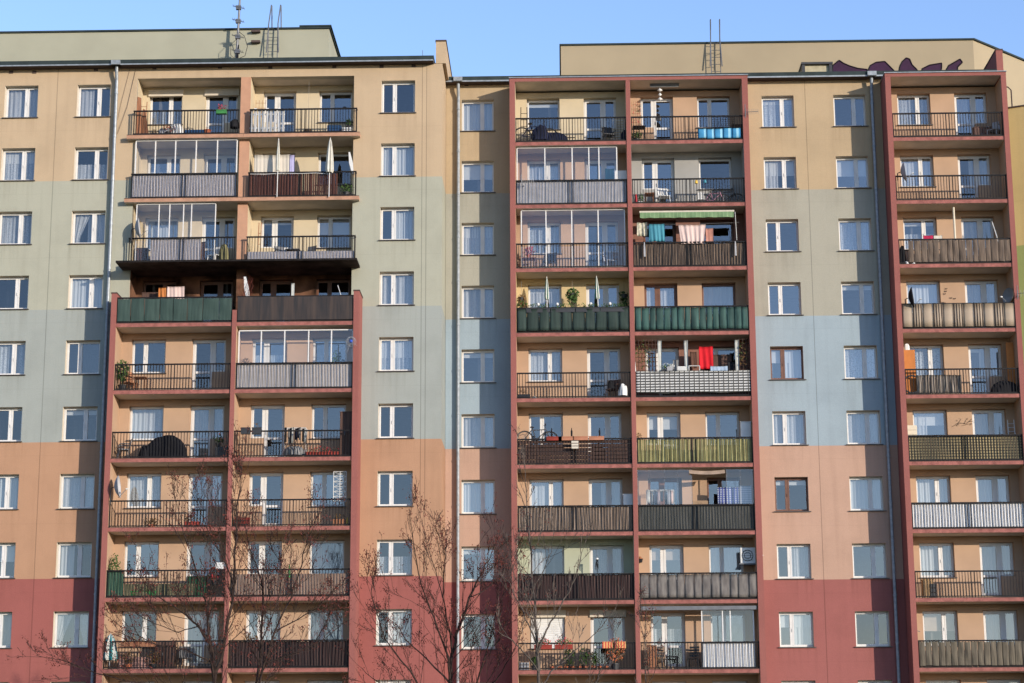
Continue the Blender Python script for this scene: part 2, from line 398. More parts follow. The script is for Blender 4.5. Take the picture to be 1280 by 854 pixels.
def curtain_mesh(kind, w, h):
    """kind: material[:shape], shapes full, half, top, left, right, sides, low"""
    var = rnd.randrange(5); k = ('c', kind, w, h, var)
    if k in _mesh: return _mesh[k]
    mat, _, shp = kind.partition(':'); b = MB(); rr = random.Random(kind+str(var))
    fold = 0 if mat in ('blind', 'beige') else .022
    def sh(x0, x1, z0, z1, pinch=0):
        ph = rr.uniform(0, 6); fq = rr.uniform(30, 56)
        n = max(6, int((x1-x0)*34)) if fold else 2
        def fn(u, v):
            x = x0+(x1-x0)*u
            if pinch: x = (x0 if pinch > 0 else x1)+(x-(x0 if pinch > 0 else x1))*(.35+.65*abs(v-.18)/.82)
            return (x, .40+fold*math.sin(u*(x1-x0)*fq+ph+.8*math.sin(u*7+ph))+fold*.7*math.sin(u*(x1-x0)*fq*.41+ph*2), z0+(z1-z0)*v)
        b.grid(fn, n, 8 if pinch else 1)
    shp = shp or 'full'
    if shp == 'full': sh(.02, w-.02, -h, -.02)
    elif shp == 'half': sh(.02, w-.02, -h*rr.uniform(.38,.6), -.02)
    elif shp == 'top': sh(.02, w-.02, -h*.2, -.02)
    elif shp == 'low': sh(.02, w-.02, -h, -h*.45)
    elif shp == 'left': sh(.02, w*.45, -h, -.02)
    elif shp == 'right': sh(w*rr.uniform(.36,.5), w-.02, -h, -.02)
    elif shp == 'sides': sh(.02, w*.5, -h, -.02, 1); sh(w*.5, w-.02, -h, -.02, -1)
    elif shp == 'halfleft': sh(.02, w*.6, -h*.45, -.02)
    _mesh[k] = b.mesh('curtain', CUR[mat], True); return _mesh[k]
def add_window(root, X, Y, Z, v, col='w', cur=(), sill=True, name='window'):
    o = part(root, name, frame_mesh(v, col), None, (X, Y, Z))
    part(root, 'pane', pane_mesh(v), None, (X, Y, Z), o)
    if sill and v in 'LRS': part(root, 'sill', sill_mesh(), None, (X, Y, Z), o)
    for c in cur:
        nm = 'roller_blind' if c.split(':')[0] in ('blind', 'beige') else 'curtain'
        h = WH if v in 'LRS' else (DH-.02 if ':' not in c else 1.4)
        part(root, nm, curtain_mesh(c, WW if v in 'LRS' else UW, h), None, (X, Y, Z), o)
    return o
def holes_for(v, X, Z):
    if v in 'LRS': return [(X, X+WW, Z-WH, Z)]
    d0, d1 = (0, DW) if v == 'D' else (UW-DW, UW); w0, w1 = (DW, UW) if v == 'D' else (0, UW-DW)
    return [(X+d0, X+d1, Z-DH, Z), (X+w0, X+w1, Z-1.38, Z)]
_wm = {}
def wallmat(c):
    if c not in _wm:
        if c == 'soot': _wm[c] = M['sootwall']
        else: _wm[c] = plain('balcony_plaster', {'peach': (.375,.25,.165,1), 'cream': (.46,.385,.265,1), 'grey': (.27,.265,.25,1), 'mint': (.33,.345,.255,1), 'yellow': (.46,.35,.19,1),
                                                 'rust': (.33,.15,.08,1), 'dim': (.20,.10,.075,1)}[c], .92, var=.1, sc=.9, bump=.08)
    return _wm[c]
RM = {}
def railing(root, x0, x1, Yf, z, parent):
    w = round(x1-x0, 3); k = ('r', w)
    if k not in _mesh:
        b = MB(); mid = w/2; t = .035
        b.box(0, w, -.03, .03, 1.035, 1.09); b.box(0, w, -.018, .018, .05, .09)
        for x in (.02, w-.055): b.box(x, x+t, -.02, .02, 0, 1.035)
        for x in (mid-.085, mid+.05): b.box(x, x+t, -.02, .02, 0, 1.035)
        n = int(w/.118)
        for i in range(1, n):
            x = w*i/n
            if abs(x-mid) < .1: continue
            b.box(x-.0115, x+.0115, -.01, .01, .09, 1.035)
        _mesh[k] = b.mesh('railing', M['rail'])
    return part(root, 'railing', _mesh[k], None, (x0, Yf, z), parent)
def loggia(root, r, x0, x1, Yf, Yb, wins, wall, over=.1, sootc=False, rail=True):
    """one balcony: back wall with its openings, side linings; wins: (kind, X, colour, curtains)"""
    z1 = H(r)+.25; z0 = FL(r); b = MB(); hs = []
    for v, X, col, cur in wins: hs += holes_for(v, X, H(r))
    cells(b, x0-over, x1+over, z0, z1, Yb, hs, .35, 0, 0)
    b.box(x0, x0+.008, Yf+.06, Yb-.002, z0, z1); b.box(x1-.008, x1, Yf+.06, Yb-.002, z0, z1)
    # a low skirting line and a cable clip strip
    part(root, 'loggia_wall', b, [wallmat(wall)])
    for v, X, col, cur in wins:
        add_window(root, X, Yb, H(r), v, col, cur, v in 'LRS', 'balcony_door' if v in 'DE' else 'window')
def slab(root, r, x0, x1, Yf, Yb, mats, drip=True):
    z = FL(r); b = MB(); b.box(x0, x1, Yf, Yb, z-.15, z, 0, {'d': 1, 'u': 2})
    b.box(x0, x1, Yf-.012, Yf+.1, z+.001, z+.02, 3)          # dark edge strip
    return part(root, 'balcony_slab', b, mats)

# =================================================================== LEFT BLOCK
A = empty('apartment_block', (-15, 0, 0), 'left apartment block with pink balcony stack and sooted balcony below cream and green plaster', 'apartment block')
bandsA = [(99, (.417,.315,.206,1)), (G-ST-1.46, (.326,.326,.260,1)), (G-3*ST-1.46, (.274,.296,.274,1)), (G-5*ST-1.46, (.368,.215,.132,1)), (G-7*ST-1.46, (.268,.089,.076,1))]
M['A'] = facade('left_block_plaster', bandsA, [-21.03, -5.68, -5.5], (-22.54, -19.48, -6.69))
XA = (-23.24, -20.18, -7.39)
curA = [  # per storey: column 1, column 2, column 3  (kind, curtains)
 [('L',('white',)), ('L',('white:left',)), ('R',())],
 [('L',('blind:half','lace')), ('L',('lace:low',)), ('R',('full',))],
 [('L',('lace',)), ('L',('white:sides','white:right')), ('R',('full:right',))],
 [('L',()), ('L',('full',)), ('R',('white',))],
 [('L',('lace:full',)), ('R',()), ('R',('blind:half','lace'))],
 [('L',()), ('L',('blind:top',)), ('R',())],
 [('L',('full:right',)), ('L',('white','white:left')), ('R',())],
 [('L',('blind:half',)), ('L',('full:left',)), ('R',('lace:low',))],
 [('L',('full',)), ('L',('white:sides',)), ('R',('full:right',))],
 [('L',('lace',)), ('L',()), ('R',('white',))]]
hol = [(-17.66, -8.54, 0, G+.24)]
for i in range(10):
    for c in range(3): hol.append((XA[c], XA[c]+WW, H(i+1)-WH, H(i+1)))
b = MB(); cells(b, -27.5, -4.84, 0, G+.72, 0, hol, .36, 0, 1)
b.face([(-4.84,0,0),(-4.84,12,0),(-4.84,12,G+.72),(-4.84,0,G+.72)]); b.face([(-27.5,0,0),(-27.5,0,G+.72),(-27.5,12,G+.72),(-27.5,12,0)])
b.face([(-27.5,12,0),(-27.5,12,G+.72),(-4.84,12,G+.72),(-4.84,12,0)])
part(A, 'wall', b, [M['A'], M['reveal']])
for i in range(10):
    for c in range(3):
        v, cur = curA[i][c]; add_window(A, XA[c], 0, H(i+1), v, 'w', cur)
# rooms behind the windows: one storey floor after another and a back wall
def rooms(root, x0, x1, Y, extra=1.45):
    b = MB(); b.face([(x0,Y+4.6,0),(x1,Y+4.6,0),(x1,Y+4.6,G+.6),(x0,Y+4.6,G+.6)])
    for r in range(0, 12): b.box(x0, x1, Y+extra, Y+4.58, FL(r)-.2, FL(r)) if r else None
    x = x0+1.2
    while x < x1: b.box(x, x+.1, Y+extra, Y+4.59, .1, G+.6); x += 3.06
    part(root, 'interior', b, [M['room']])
rooms(A, -27.4, -4.9, 0)
# eaves, roof, gable
b = MB(); b.box(-27.5, -5.2, -.44, .3, G+.70, G+.755, 0, {'d': 1}); part(A, 'gutter', b, [M['zinc'], M['soffit']])
b = MB(); b.box(-27.5, -5.18, -.43, .4, G+.757, G+.93, 0); b.box(-27.5, -4.84, .4, 12, G+.80, G+.9, 0); part(A, 'roof', b, [M['roof_dark']])
b = MB(); b.box(-5.12, -4.70, -.02, 12, G+.73, G+1.70, 0, {'l': 1}); b.box(-5.14, -4.67, -.06, 12, G+1.703, G+1.76, 2); b.box(-5.12, -4.845, .001, .3, G+.60, G+.729, 0)
part(A, 'gable_parapet', b, [M['A'], plain('old_brick', (.16,.06,.045,1), .95, var=.4, sc=8), M['soffit']])
b = MB()
for px, py in ((14,88),(43,88),(120,85),(193,83),(275,82),(338,82),(418,81),(477,81),(517,80)):
    p = at(px, py+2, -.01); b = MB(); b.box(-.085, .085, -.03, .02, -.07, .05); part(A, 'vent', b, [M['soffit']], (p.x, 0, p.z))
def downpipe(root, X, Y, ztop, name='downpipe'):
    b = MB(); y = Y-.15; b.tube([(X,y-.12,ztop-.02),(X,y-.1,ztop-.25),(X,y,ztop-.6),(X,y,0)], .068, 10)
    for k in range(16): b.tube([(X,y,ztop-1.2-k*1.9),(X,y,ztop-1.13-k*1.9)], .084, 10); b.box(X-.015, X+.015, y, Y, ztop-1.19-k*1.9, ztop-1.15-k*1.9)
    b.box(X-.19, X+.19, Y-.52, Y-.2, ztop-.02, ztop+.17); part(root, name, b, [M['zinc']])
downpipe(A, -18.5, 0, G+.72)
b = MB(); b.tube([(-17.75,-.02,G+.66),(-18.05,-.03,G-1.0),(-18.4,-.06,G-2.2)], .008, 4); b.tube([(-18.0,-.02,G+.66),(-18.3,-.03,G-.8),(-18.42,-.06,G-1.6)], .006, 4); part(A, 'cable', b, [M['soffit']])
# balconies: storeys 1-4 recessed, from 4 down the pink stack stands out
YA_ = -1.25
b = MB(); b.box(-18.1, -17.885, YA_, 0, 0, H(4)-1.12, 0); b.box(-18.12, -17.87, YA_-.02, .0, H(4)-1.118, H(4)-1.07, 1); part(A, 'pier', b, [M['pink'], M['soffit']])
b = MB(); b.box(-8.31, -8.08, YA_, 0, 0, H(4)-1.12, 0); b.box(-8.33, -8.06, YA_-.02, 0, H(4)-1.118, H(4)-1.07, 1); part(A, 'pier', b, [M['pink'], M['soffit']])
b = MB(); b.box(-13.19, -13.02, YA_, -.05, 0, FL(4)+.5, 0); part(A, 'pier', b, [M['pink']])
b = MB(); b.box(-13.29, -12.88, -.015, 1.2, FL(3)+.001, G+.238, 0); part(A, 'pier', b, [plain('orange_pier', (.40,.225,.145,1), .9, var=.1)])
b = MB(); b.box(-13.27, -12.9, .02, 1.2, FL(4)+.002, FL(3)-.152, 0); part(A, 'pier', b, [M['sootwall']])
b = MB(); b.face([(-17.66,.362,G+.24),(-17.66,1.3,G+.24),(-8.54,1.3,G+.24),(-8.54,.362,G+.24)]); part(A, 'loggia_ceiling', b, [M['ceil']])
AU = ((-17.645,-13.29), (-12.88,-8.555)); AL = ((-17.885,-13.19), (-13.02,-8.31))
W_, C_ = 'w', ()
winA = {}
for r in range(1, 11):
    up = r <= 4; xs = (-17.37,-14.98,-12.5,-10.14) if up else (-17.48,-15.0,-12.55,-10.09)
    winA[r] = [[('L', xs[0], 'w', ()), ('D', xs[1], 'w', ())], [('E', xs[2], 'w', ()), ('R', xs[3], 'w', ())]]
def setw(d, r, s, k, v=None, cur=None, col=None):
    a = d[r][s][k]; d[r][s][k] = (v or a[0], a[1], col or a[2], a[3] if cur is None else cur)
setw(winA,1,0,0,cur=('lace:low',)); setw(winA,2,0,0,cur=('lace:low',)); setw(winA,3,0,0,'S',('full',)); setw(winA,3,1,0,cur=('blind:top',)); setw(winA,3,1,1,cur=('blind:half',))
[setw(winA,4,s_,k_,col='b') for s_ in (0,1) for k_ in (0,1)]; setw(winA,5,0,0,'R'); setw(winA,5,1,0,cur=('lace:low',)); setw(winA,6,0,0,'S',('full:left','white:right')); setw(winA,6,0,1,cur=('white',))
setw(winA,7,0,0,cur=('white','lace:low')); setw(winA,7,0,1,cur=('full:right',)); setw(winA,7,1,1,cur=('white:left',)); setw(winA,8,0,0,'R'); setw(winA,8,1,1,'S',('full',))
setw(winA,9,0,1,cur=('full',)); setw(winA,9,1,0,cur=('lace:low',)); setw(winA,9,1,1,cur=('white',))
sl_o = [M['orangeslab'], M['ceil'], M['ceil'], M['soffit']]; sl_p = [M['pinkslab'], M['ceil'], M['ceil'], M['soffit']]; sl_s = [M['soot'], M['soot'], M['soot'], M['soot']]
for r in range(1, 11):
    for s in (0, 1):
        x0, x1 = (AU if r <= 4 else AL)[s]
        loggia(A, r, x0, x1, (0 if r <= 4 else YA_), 1.12 if r <= 4 else -.04, winA[r][s], 'soot' if r == 4 else ('cream' if r <= 3 else 'peach'), .0 if r <= 4 else .1)
        if r <= 2: xa, xb, yf, yb = ((-17.96,-13.08),(-13.075,-8.25))[s] + (-.30, 1.12)
        elif r == 3: xa, xb, yf, yb = ((-17.94,-13.08),(-13.075,-8.27))[s] + (-.30, 1.12)
        elif r == 4: xa, xb, yf, yb = AL[s] + (-1.2, 1.12)
        else: xa, xb, yf, yb = AL[s] + (-1.2, -.04)
        so_ = slab(A, r, xa, xb, yf, yb, sl_o if r <= 2 else (sl_s if r == 3 else sl_p))
        rx = ((-17.72,-13.30),(-12.86,-8.37))[s] if r <= 3 else (xa+.0, xb)
        railing(A, rx[0], rx[1], (yf+.06), FL(r), so_)
        if r <= 3:    # short side returns of the railing up to the wall
            b = MB(); x = rx[s]+(.02 if s == 0 else -.02); b.bar((x, yf+.06, FL(r)+1.065), (x, 0, FL(r)+1.065), .03); b.bar((x, yf+.06, FL(r)+.07), (x, 0, FL(r)+.07), .02)
            for k in range(1, 2 if r < 4 else 9):
                y = yf+.06+k*.125; b.bar((x, y, FL(r)+.07), (x, y, FL(r)+1.06), .014)
            part(A, 'railing_return', b, [M['rail']])
# the sooted sheet roof over the wider stack below
b = MB(); b.box(-17.98, -8.2, -1.29, -.004, FL(3)-.235, FL(3)-.155, 0, {'d': 1}); b.box(-17.62, -8.58, -.0035, 1.1, FL(3)-.23, FL(3)-.157, 1); part(A, 'stack_roof', b, [M['soot'], plain('sooted_ceiling', (.085,.055,.045,1), .95, var=.7, sc=1.3)])
# roof house with its ladder
b = MB(); b.box(-27.4, -10.36, 6, 15, G+.9, G+4.72, 0); b.box(-27.4, -10.30, 5.93, 15, G+4.723, G+4.80, 1); b.box(-11.7, -10.25, 5.9, 15, G+4.803, G+4.88, 1)
ph = part(A, 'roof_house', b, [plain('roof_house_plaster', (.294,.291,.221,1), .9, var=.08, sc=.6), M['roof_dark']])
def roof_ladder(root, ph, X, Y, z0, z1):
    b = MB(); w = .42
    for x in (X, X+w):
        b.tube([(x,Y-.22,z0),(x,Y-.22,z1+.1)], .02, 5); b.tube([(x-.06 if x == X else x+.06,Y-.3,z1-1.2),(x-.0,Y-.2,z1+.2),(x+.05,Y+.15,z1+1.25),(x+.05,Y+.3,z1+1.25),(x+.05,Y+.5,z1+.1)], .028, 5, 0)
    z = z0+.2
    while z < z1: b.bar((X,Y-.22,z), (X+w,Y-.22,z), .02); z += .34
    for z in (z0+1, z1-.5): b.bar((X,Y-.22,z), (X,Y,z), .02); b.bar((X+w,Y-.22,z), (X+w,Y,z), .02)
    part(root, 'ladder', b, [M['steel']], (0,0,0), ph)
roof_ladder(A, ph, -13.08, 6, G+1, G+4.72)
for px, py in ((320,40),(320,53)):
    p = at(px, py, 5.95); b = MB(); b.box(-.2, .2, -.15, .08, -.05, .05); part(A, 'vent', b, [M['soffit']], (p.x, 5.95, p.z), ph)

# =================================================================== RIGHT BLOCK
B = empty('apartment_block', (7, SB, 0), 'right apartment block with two pink-framed balcony stacks and a light blue plaster band', 'apartment block')
bandsB = [(99, (.385,.292,.182,1)), (G-ST-1.46, (.307,.296,.241,1)), (G-3*ST-1.46, (.263,.324,.357,1)), (G-5*ST-1.46, (.407,.265,.195,1)), (G-7*ST-1.46, (.269,.097,.085,1))]
M['B'] = facade('right_block_plaster', bandsB, [10.56], (-3.46, 9.4, 12.46))
XB = (-4.16, 8.70, 11.76)
curB = [
 [('L',('full',)), ('L',('blind:top','lace')), ('L',())],
 [('L',('blind:half',)), ('L',('blind:half','white:left')), ('L',('blind:half',))],
 [('L',('blind:half','white')), ('R',()), ('L',('lace',))],
 [('L',('white',)), ('R',()), ('L',('blind:top',))],
 [('L',('blind:top',)), ('R',('full:right','blind:halfleft')), ('L',('check','check'))],
 [('L',('white',)), ('R',('white','full:right')), ('L',('white','white'))],
 [('L',('full',)), ('R',('blind:top',)), ('L',('full',))],
 [('L',('blind:top',)), ('R',('white:right',)), ('L',())],
 [('L',()), ('R',('blind:half','full:right')), ('L',())],
 [('L',('white',)), ('R',()), ('L',('white',))]]
hol = [(-1.9, 7.82, 0, G+.34), (13.9, 18.74, 0, G+.34)]
for i in range(10):
    for c in range(3): hol.append((XB[c], XB[c]+WW-.035, H(i+1)-WH, H(i+1)))
b = MB(); cells(b, -4.83, 18.93, 0, G+.7, SB, hol, .36, 0, 1)
b.face([(18.93,SB,0),(18.93,14,0),(18.93,14,G+.7),(18.93,SB,G+.7)]); b.face([(-4.83,14,0),(-4.83,14,G+.7),(18.93,14,G+.7),(18.93,14,0)])
part(B, 'wall', b, [M['B'], M['reveal']])
for i in range(10):
    for c in range(3):
        v, cur = curB[i][c]; add_window(B, XB[c]-.01, SB, H(i+1), v, 'b' if (c == 1 and i in (4, 6)) else 'w', cur)
rooms(B, -4.7, 18.9, SB, .5)
b = MB(); b.box(-4.83, 18.70, SB-.44, SB+.3, G+.66, G+.725, 0, {'d': 1}); part(B, 'gutter', b, [M['zinc'], M['soffit']])
b = MB(); b.box(-4.83, 18.70, SB-.43, SB+.4, G+.727, G+.90, 0); b.box(-4.83, 18.93, SB+.4, 14, G+.78, G+.88, 0); part(B, 'roof', b, [M['roof_dark']])
b = MB(); b.box(18.70, 18.98, SB-.42, 14, G+.72, G+1.76, 0); b.box(18.68, 19.0, SB-.44, 14, G+1.763, G+1.82, 1); part(B, 'gable_parapet', b, [M['pink'], M['soffit']])
for px, py in ((583,106),(613,105),(955,100),(991,99),(1044,98.5),(1076,98)):
    p = at(px, py, SB-.01); b = MB(); b.box(-.085, .085, -.03, .02, -.06, .06); part(B, 'vent', b, [M['soffit']], (p.x, SB, p.z))
downpipe(B, -4.3, SB, G+.70); downpipe(B, 13.38, SB, G+.70)
YF = SB-1.25
for x0, x1 in ((-2.07,-1.84),(2.85,3.03),(7.755,8.0),(13.79,14.02),(18.655,18.87)):
    b = MB(); b.box(x0, x1, YF, SB-.003 if x0 not in (2.85,) else SB-.05, 0, G+.33, 0); part(B, 'pier', b, [M['pink']])
for x0, x1 in ((-2.07,8.0),(13.79,18.87)):
    b = MB(); b.box(x0, x1, YF-.003, SB-.003, G+.333, G+.48, 0, {'d': 1}); b.box(x0-.03, x1+.03, YF-.05, SB-.003, G+.483, G+.52, 2); part(B, 'balcony_roof', b, [M['pink'], M['ceil'], M['zinc']])
BX = ((-1.84,2.85),(3.03,7.755),(14.02,18.655))
winB = {r: [[('L',-1.36,'w',()),('D',1.08,'w',())], [('E',3.52,'w',()),('R',5.93,'w',())], [('L',14.47,'w',()),('D',16.9,'w',())]] for r in range(1, 11)}
sw = lambda *a, **k: setw(winB, *a, **k)
sw(1,0,0,'S',('blind:top',)); sw(1,2,0,cur=('lace',)); sw(1,2,1,cur=('white:left',)); sw(2,0,0,cur=('white',)); sw(2,1,1,'S'); sw(2,2,0,cur=('blind:half','white')); sw(2,2,1,cur=('full:right',))
sw(3,0,0,cur=('lace',)); sw(3,1,0,col='b'); sw(3,1,1,'S',col='b'); sw(3,2,0,cur=('blind:top','lace:low')); sw(3,2,1,cur=('white',)); sw(4,0,0,'S',('blind:top','white')); sw(4,1,0,col='b',cur=('white',)); sw(4,1,1,'S',('full',),'b'); sw(4,2,0,'S',('full',)); sw(4,2,1,cur=('white',))
sw(5,0,0,cur=('lace:left','white')); sw(5,2,0,cur=('check',)); sw(5,2,1,cur=('blind:top','full:right')); sw(6,0,0,'R'); sw(6,1,0,cur=('blind:half',)); sw(6,2,0,'S',('blind:half','white:left')); sw(6,2,1,cur=('full',))
sw(7,0,0,cur=('white','full:left')); sw(7,0,1,cur=('full:right',)); sw(7,2,0,cur=('full',)); sw(7,2,1,cur=('full',)); sw(7,1,0,col='b'); sw(7,1,1,col='b'); sw(8,0,0,'S',('white:left',)); sw(8,0,1,cur=('white',)); sw(8,1,0,cur=('beige:half',)); sw(8,1,1,cur=('white',))
sw(8,2,0,cur=('full',)); sw(8,2,1,cur=('full',)); sw(9,0,0,'S',('blind',)); sw(9,1,0,cur=('lace:low',)); sw(9,2,0,cur=('beige:half',)); sw(9,2,1,cur=('full',))
wallB = {(1,0): 'cream', (2,1): 'grey', (3,1): 'dim', (4,0): 'yellow', (8,0): 'mint', (5,1): 'dim'}
for r in range(1, 11):
    for s in (0, 1, 2):
        x0, x1 = BX[s]; loggia(B, r, x0, x1, YF, SB-.045, winB[r][s], wallB.get((r, s), 'peach'))
        so_ = slab(B, r, x0, x1, YF+.04, SB-.045, sl_p); railing(B, x0, x1, YF+.10, FL(r), so_)
# roof house, cut off at an angle at its far end, with painted letter tops on the wall
foot = [(.13,SB+5),(18.94,SB+5),(23.2,SB+9.1),(23.2,18),(.13,18)]
def tower(root, name, foot, z0, z1, mats, wl=(0,0,0), cap=.08, parent=None, out=.06):
    b = MB(); n = len(foot); cx = sum(p[0] for p in foot)/n; cy = sum(p[1] for p in foot)/n
    for i in range(n):
        p, q = foot[i], foot[(i+1) % n]; b.face([(p[0],p[1],z0),(q[0],q[1],z0),(q[0],q[1],z1),(p[0],p[1],z1)])
    ex = [(p[0]+(out if p[0] > cx else -out), p[1]+(out if p[1] > cy else -out)) for p in foot]
    for i in range(n):
        p, q = ex[i], ex[(i+1) % n]; b.face([(p[0],p[1],z1+.002),(q[0],q[1],z1+.002),(q[0],q[1],z1+cap),(p[0],p[1],z1+cap)], 1)
    b.face([(p[0],p[1],z1+cap) for p in ex], 1); b.face([(p[0],p[1],z1+.002) for p in ex][::-1], 1)
    return part(root, name, b, mats, wl, parent)
pb = tower(B, 'roof_house', foot, G+.88, G+4.32, [plain('roof_house_cream', (.301,.248,.164,1), .9, var=.07, sc=.6), M['roof_dark']])
roof_ladder(B, pb, 6.98, SB+5, G+1, G+4.32)
gm = [plain('purple_paint', (.032,.009,.032,1), .6, var=.25), plain('graffiti_outline', (.012,.008,.014,1), .6), plain('yellow_paint', (.62,.50,.18,1), .8)]
def graf(pts, root=B):
    P = [at(x, y, SB+4.99) for x, y in pts]; cx = sum(p.x for p in P)/len(P); cz = sum(p.z for p in P)/len(P)
    b = MB()
    for i in range(len(P)):
        p_, q_ = P[i], P[(i+1) % len(P)]; b.bar((p_.x,SB+4.985,p_.z),(q_.x,SB+4.985,q_.z),.045,1)
    b.face([(p.x, SB+4.988, p.z) for p in P], 0)
    part(B, 'graffiti', b, gm, (0,0,0), pb)
zz = 100
graf([(1040,zz),(1041,82),(1049,75.5),(1054,79),(1062,82.5),(1072,85.5),(1084,87),(1084,zz)])
graf([(1080,zz),(1088,82),(1095,78),(1106,77),(1112,83),(1118,89),(1122,zz)])
graf([(1122,zz),(1125,83),(1128,77),(1133,72.5),(1137,74),(1140,81),(1146,87),(1150,zz)])
graf([(1150,zz),(1153,86),(1162,81.5),(1177,79),(1177,85),(1174,zz)])
graf([(1176,zz),(1186,82),(1200,74),(1203,78),(1197,84),(1196,zz)])
# low vent shelter on the roof
b = MB(); p = at(1002, 88, SB+2.2); q = at(1041, 78, SB+2.2)
b.box(p.x, q.x, SB+2.2, SB+3.4, q.z-.06, q.z+.03, 1); b.box(p.x+.15, q.x-.15, SB+2.35, SB+3.2, G+.88, q.z-.062, 0)
for x in (p.x+.03, q.x-.16): b.box(x, x+.13, SB+2.24, SB+3.3, G+.88, q.z-.061, 1)
part(B, 'roof_vent', b, [plain('vent_plaster', (.36,.32,.22,1), .9), M['black']])
p = at(1154, 48, SB+8); b = MB(); b.prism([(p.x-.45,G+4.4),(p.x+.5,G+4.4),(p.x+.3,G+4.72),(p.x,G+4.8),(p.x-.25,G+4.72)], SB+6, SB+7); part(B, 'roof_vent', b, [M['roof_dark']], (0,0,0), pb)

# the neighbouring block turned towards the viewer, of which only an edge shows
Cb = empty('apartment_block', (22, 5, 0), 'olive and green block edge at the far right behind the pink pier', 'apartment block')
M['C'] = facade('neighbour_plaster', [(99, (.50,.40,.18,1)), (G-2*ST-1.2, (.27,.32,.12,1)), (G-6*ST-1.46, (.36,.22,.12,1))], [])
tower(Cb, 'wall', [(18.98,SB+.45),(24.5,SB-2.0),(27,SB+3.6),(21.4,SB+6.1)], 0, G-.60, [M['C'], M['sill']], cap=.05, out=.04)
b = MB(); p = at(1267, 130, SB+.2); b.tube([(p.x,p.y+.3,G-.6),(p.x,p.y+.3,G+.28),(p.x-.12,p.y+.3,G+.42),(p.x-.5,p.y+.3,G+.5)], .03, 6); part(Cb, 'vent_pipe', b, [M['soffit']])
# =================================================================== THINGS ON THE BALCONIES
ORD = ('', 'top', 'second', 'third', 'fourth', 'fifth', 'sixth', 'seventh', 'eighth', 'ninth', 'tenth')
CN = ('leftmost', 'second', 'middle', 'fourth', 'rightmost')
def wh(c, r): return ("on top balcony" if r == 1 else f"on {ORD[r]} balcony down") + f", {CN[c]} column"
def box_of(c, r):
    if c < 2: x0, x1 = (AU if r <= 3 else AL)[c]; y = -.24 if r <= 3 else -1.14
    else: x0, x1 = BX[c-2]; y = YF+.10
    if c < 2 and r <= 3: x0, x1 = ((-17.72,-13.30),(-12.86,-8.37))[c]
    return x0, x1, y
def spot(c, r, xp, dep=.5, h=0):
    """where the photograph's column xp meets balcony (c, r), dep metres behind its railing, h above its floor"""
    x0, x1, y = box_of(c, r); yp = 172+(r-1)*82
    return Vector((at(xp, yp, y+dep).x, y+dep, FL(r)+h))
KITS = {}
def thing(name, label, cat, loc, rz=0, group=None): return empty(name, loc, label, cat, group, rz)
def kid(root, name, b, mats, smooth=False, parent=None): return b.build(name, mats, parent or root, smooth=smooth)

# ---- screens tied to the railings
SC = dict(
 green=[streak('green_screen_cloth', (.014,.034,.028,1), (.028,.055,.045,1), 9, .7)], teal=[streak('teal_screen_cloth', (.010,.036,.031,1), (.03,.085,.072,1), 7, .5)],
 pine=[streak('pine_screen_cloth', (.006,.018,.014,1), (.018,.038,.03,1), 9, .6)], black=[streak('black_screen_cloth', (.012,.011,.013,1), (.04,.027,.022,1), 6, .5)],
 redwood=[streak('red_brown_cane', (.06,.018,.012,1), (.13,.045,.03,1), 30, .8)], lacew=[streak('pale_net_screen', (.36,.34,.36,1), (.44,.42,.44,1), 14, 6)],
 ribw=[plain('pale_grey_corrugated_sheet', (.47,.44,.43,1), .6, var=.1)], ribgrey=[plain('silver_grey_sheet', (.41,.41,.44,1), .6, var=.15)], ribwhite=[plain('white_corrugated_sheet', (.66,.66,.66,1), .6, var=.08)],
 reed=[streak('brown_reed_mat', (.05,.032,.022,1), (.17,.12,.085,1), 34, 1.5)], reed2=[streak('dark_reed_mat', (.03,.02,.015,1), (.11,.075,.05,1), 34, 2)], palereed=[streak('pale_reed_mat', (.10,.07,.05,1), (.28,.21,.16,1), 38, 1.2)],
 bamboo=[streak('dark_bamboo_mat', (.02,.009,.008,1), (.055,.024,.02,1), 34, 1)], slat=[M['darkwood']], panel=[streak('brown_panel_mat', (.06,.042,.03,1), (.125,.088,.06,1), 20, 1.5)], panel2=[streak('olive_brown_panel_mat', (.055,.045,.03,1), (.11,.09,.06,1), 20, 1.5)],
 beige=[stripes('beige_striped_cloth', (.30,.235,.17,1), (.30,.235,.17,1), .2), plain('dark_stripe', (.03,.02,.018,1), .9)], quilt=[streak('grey_quilted_cloth', (.09,.08,.075,1), (.16,.145,.13,1), 9, 2)],
 lime=[plain('yellow_green_slat', (.44,.41,.18,1), .6, var=.2), plain('olive_slat', (.21,.20,.08,1), .6, var=.3)], check=[weave('grey_white_woven_strips', (.47,.47,.46,1), (.028,.03,.028,1), .2, .115, .78, .48)],
 wicker=[weave('olive_wicker', (.32,.25,.12,1), (.05,.037,.018,1), .115, .115, .66, .66)], blue=[stripes('blue_cloth_painted_highlights', (.03,.20,.38,1), (.20,.43,.56,1), .34, .72)], taupe=[streak('beige_folded_cloth', (.13,.105,.085,1), (.30,.25,.20,1), 12, 1)],  # blue cloth: its white highlights are put into the colour as pale stripes
 greenish=[streak('mid_green_cloth', (.03,.08,.045,1), (.06,.13,.08,1), 12, 1)], olivenet=[streak('olive_net', (.10,.09,.045,1), (.17,.15,.08,1), 12, 3)], smoke=[streak('smoky_net', (.045,.05,.045,1), (.10,.10,.09,1), 20, 1)], tan=[plain('tan_sheet', (.29,.20,.155,1), .8, var=.2)])
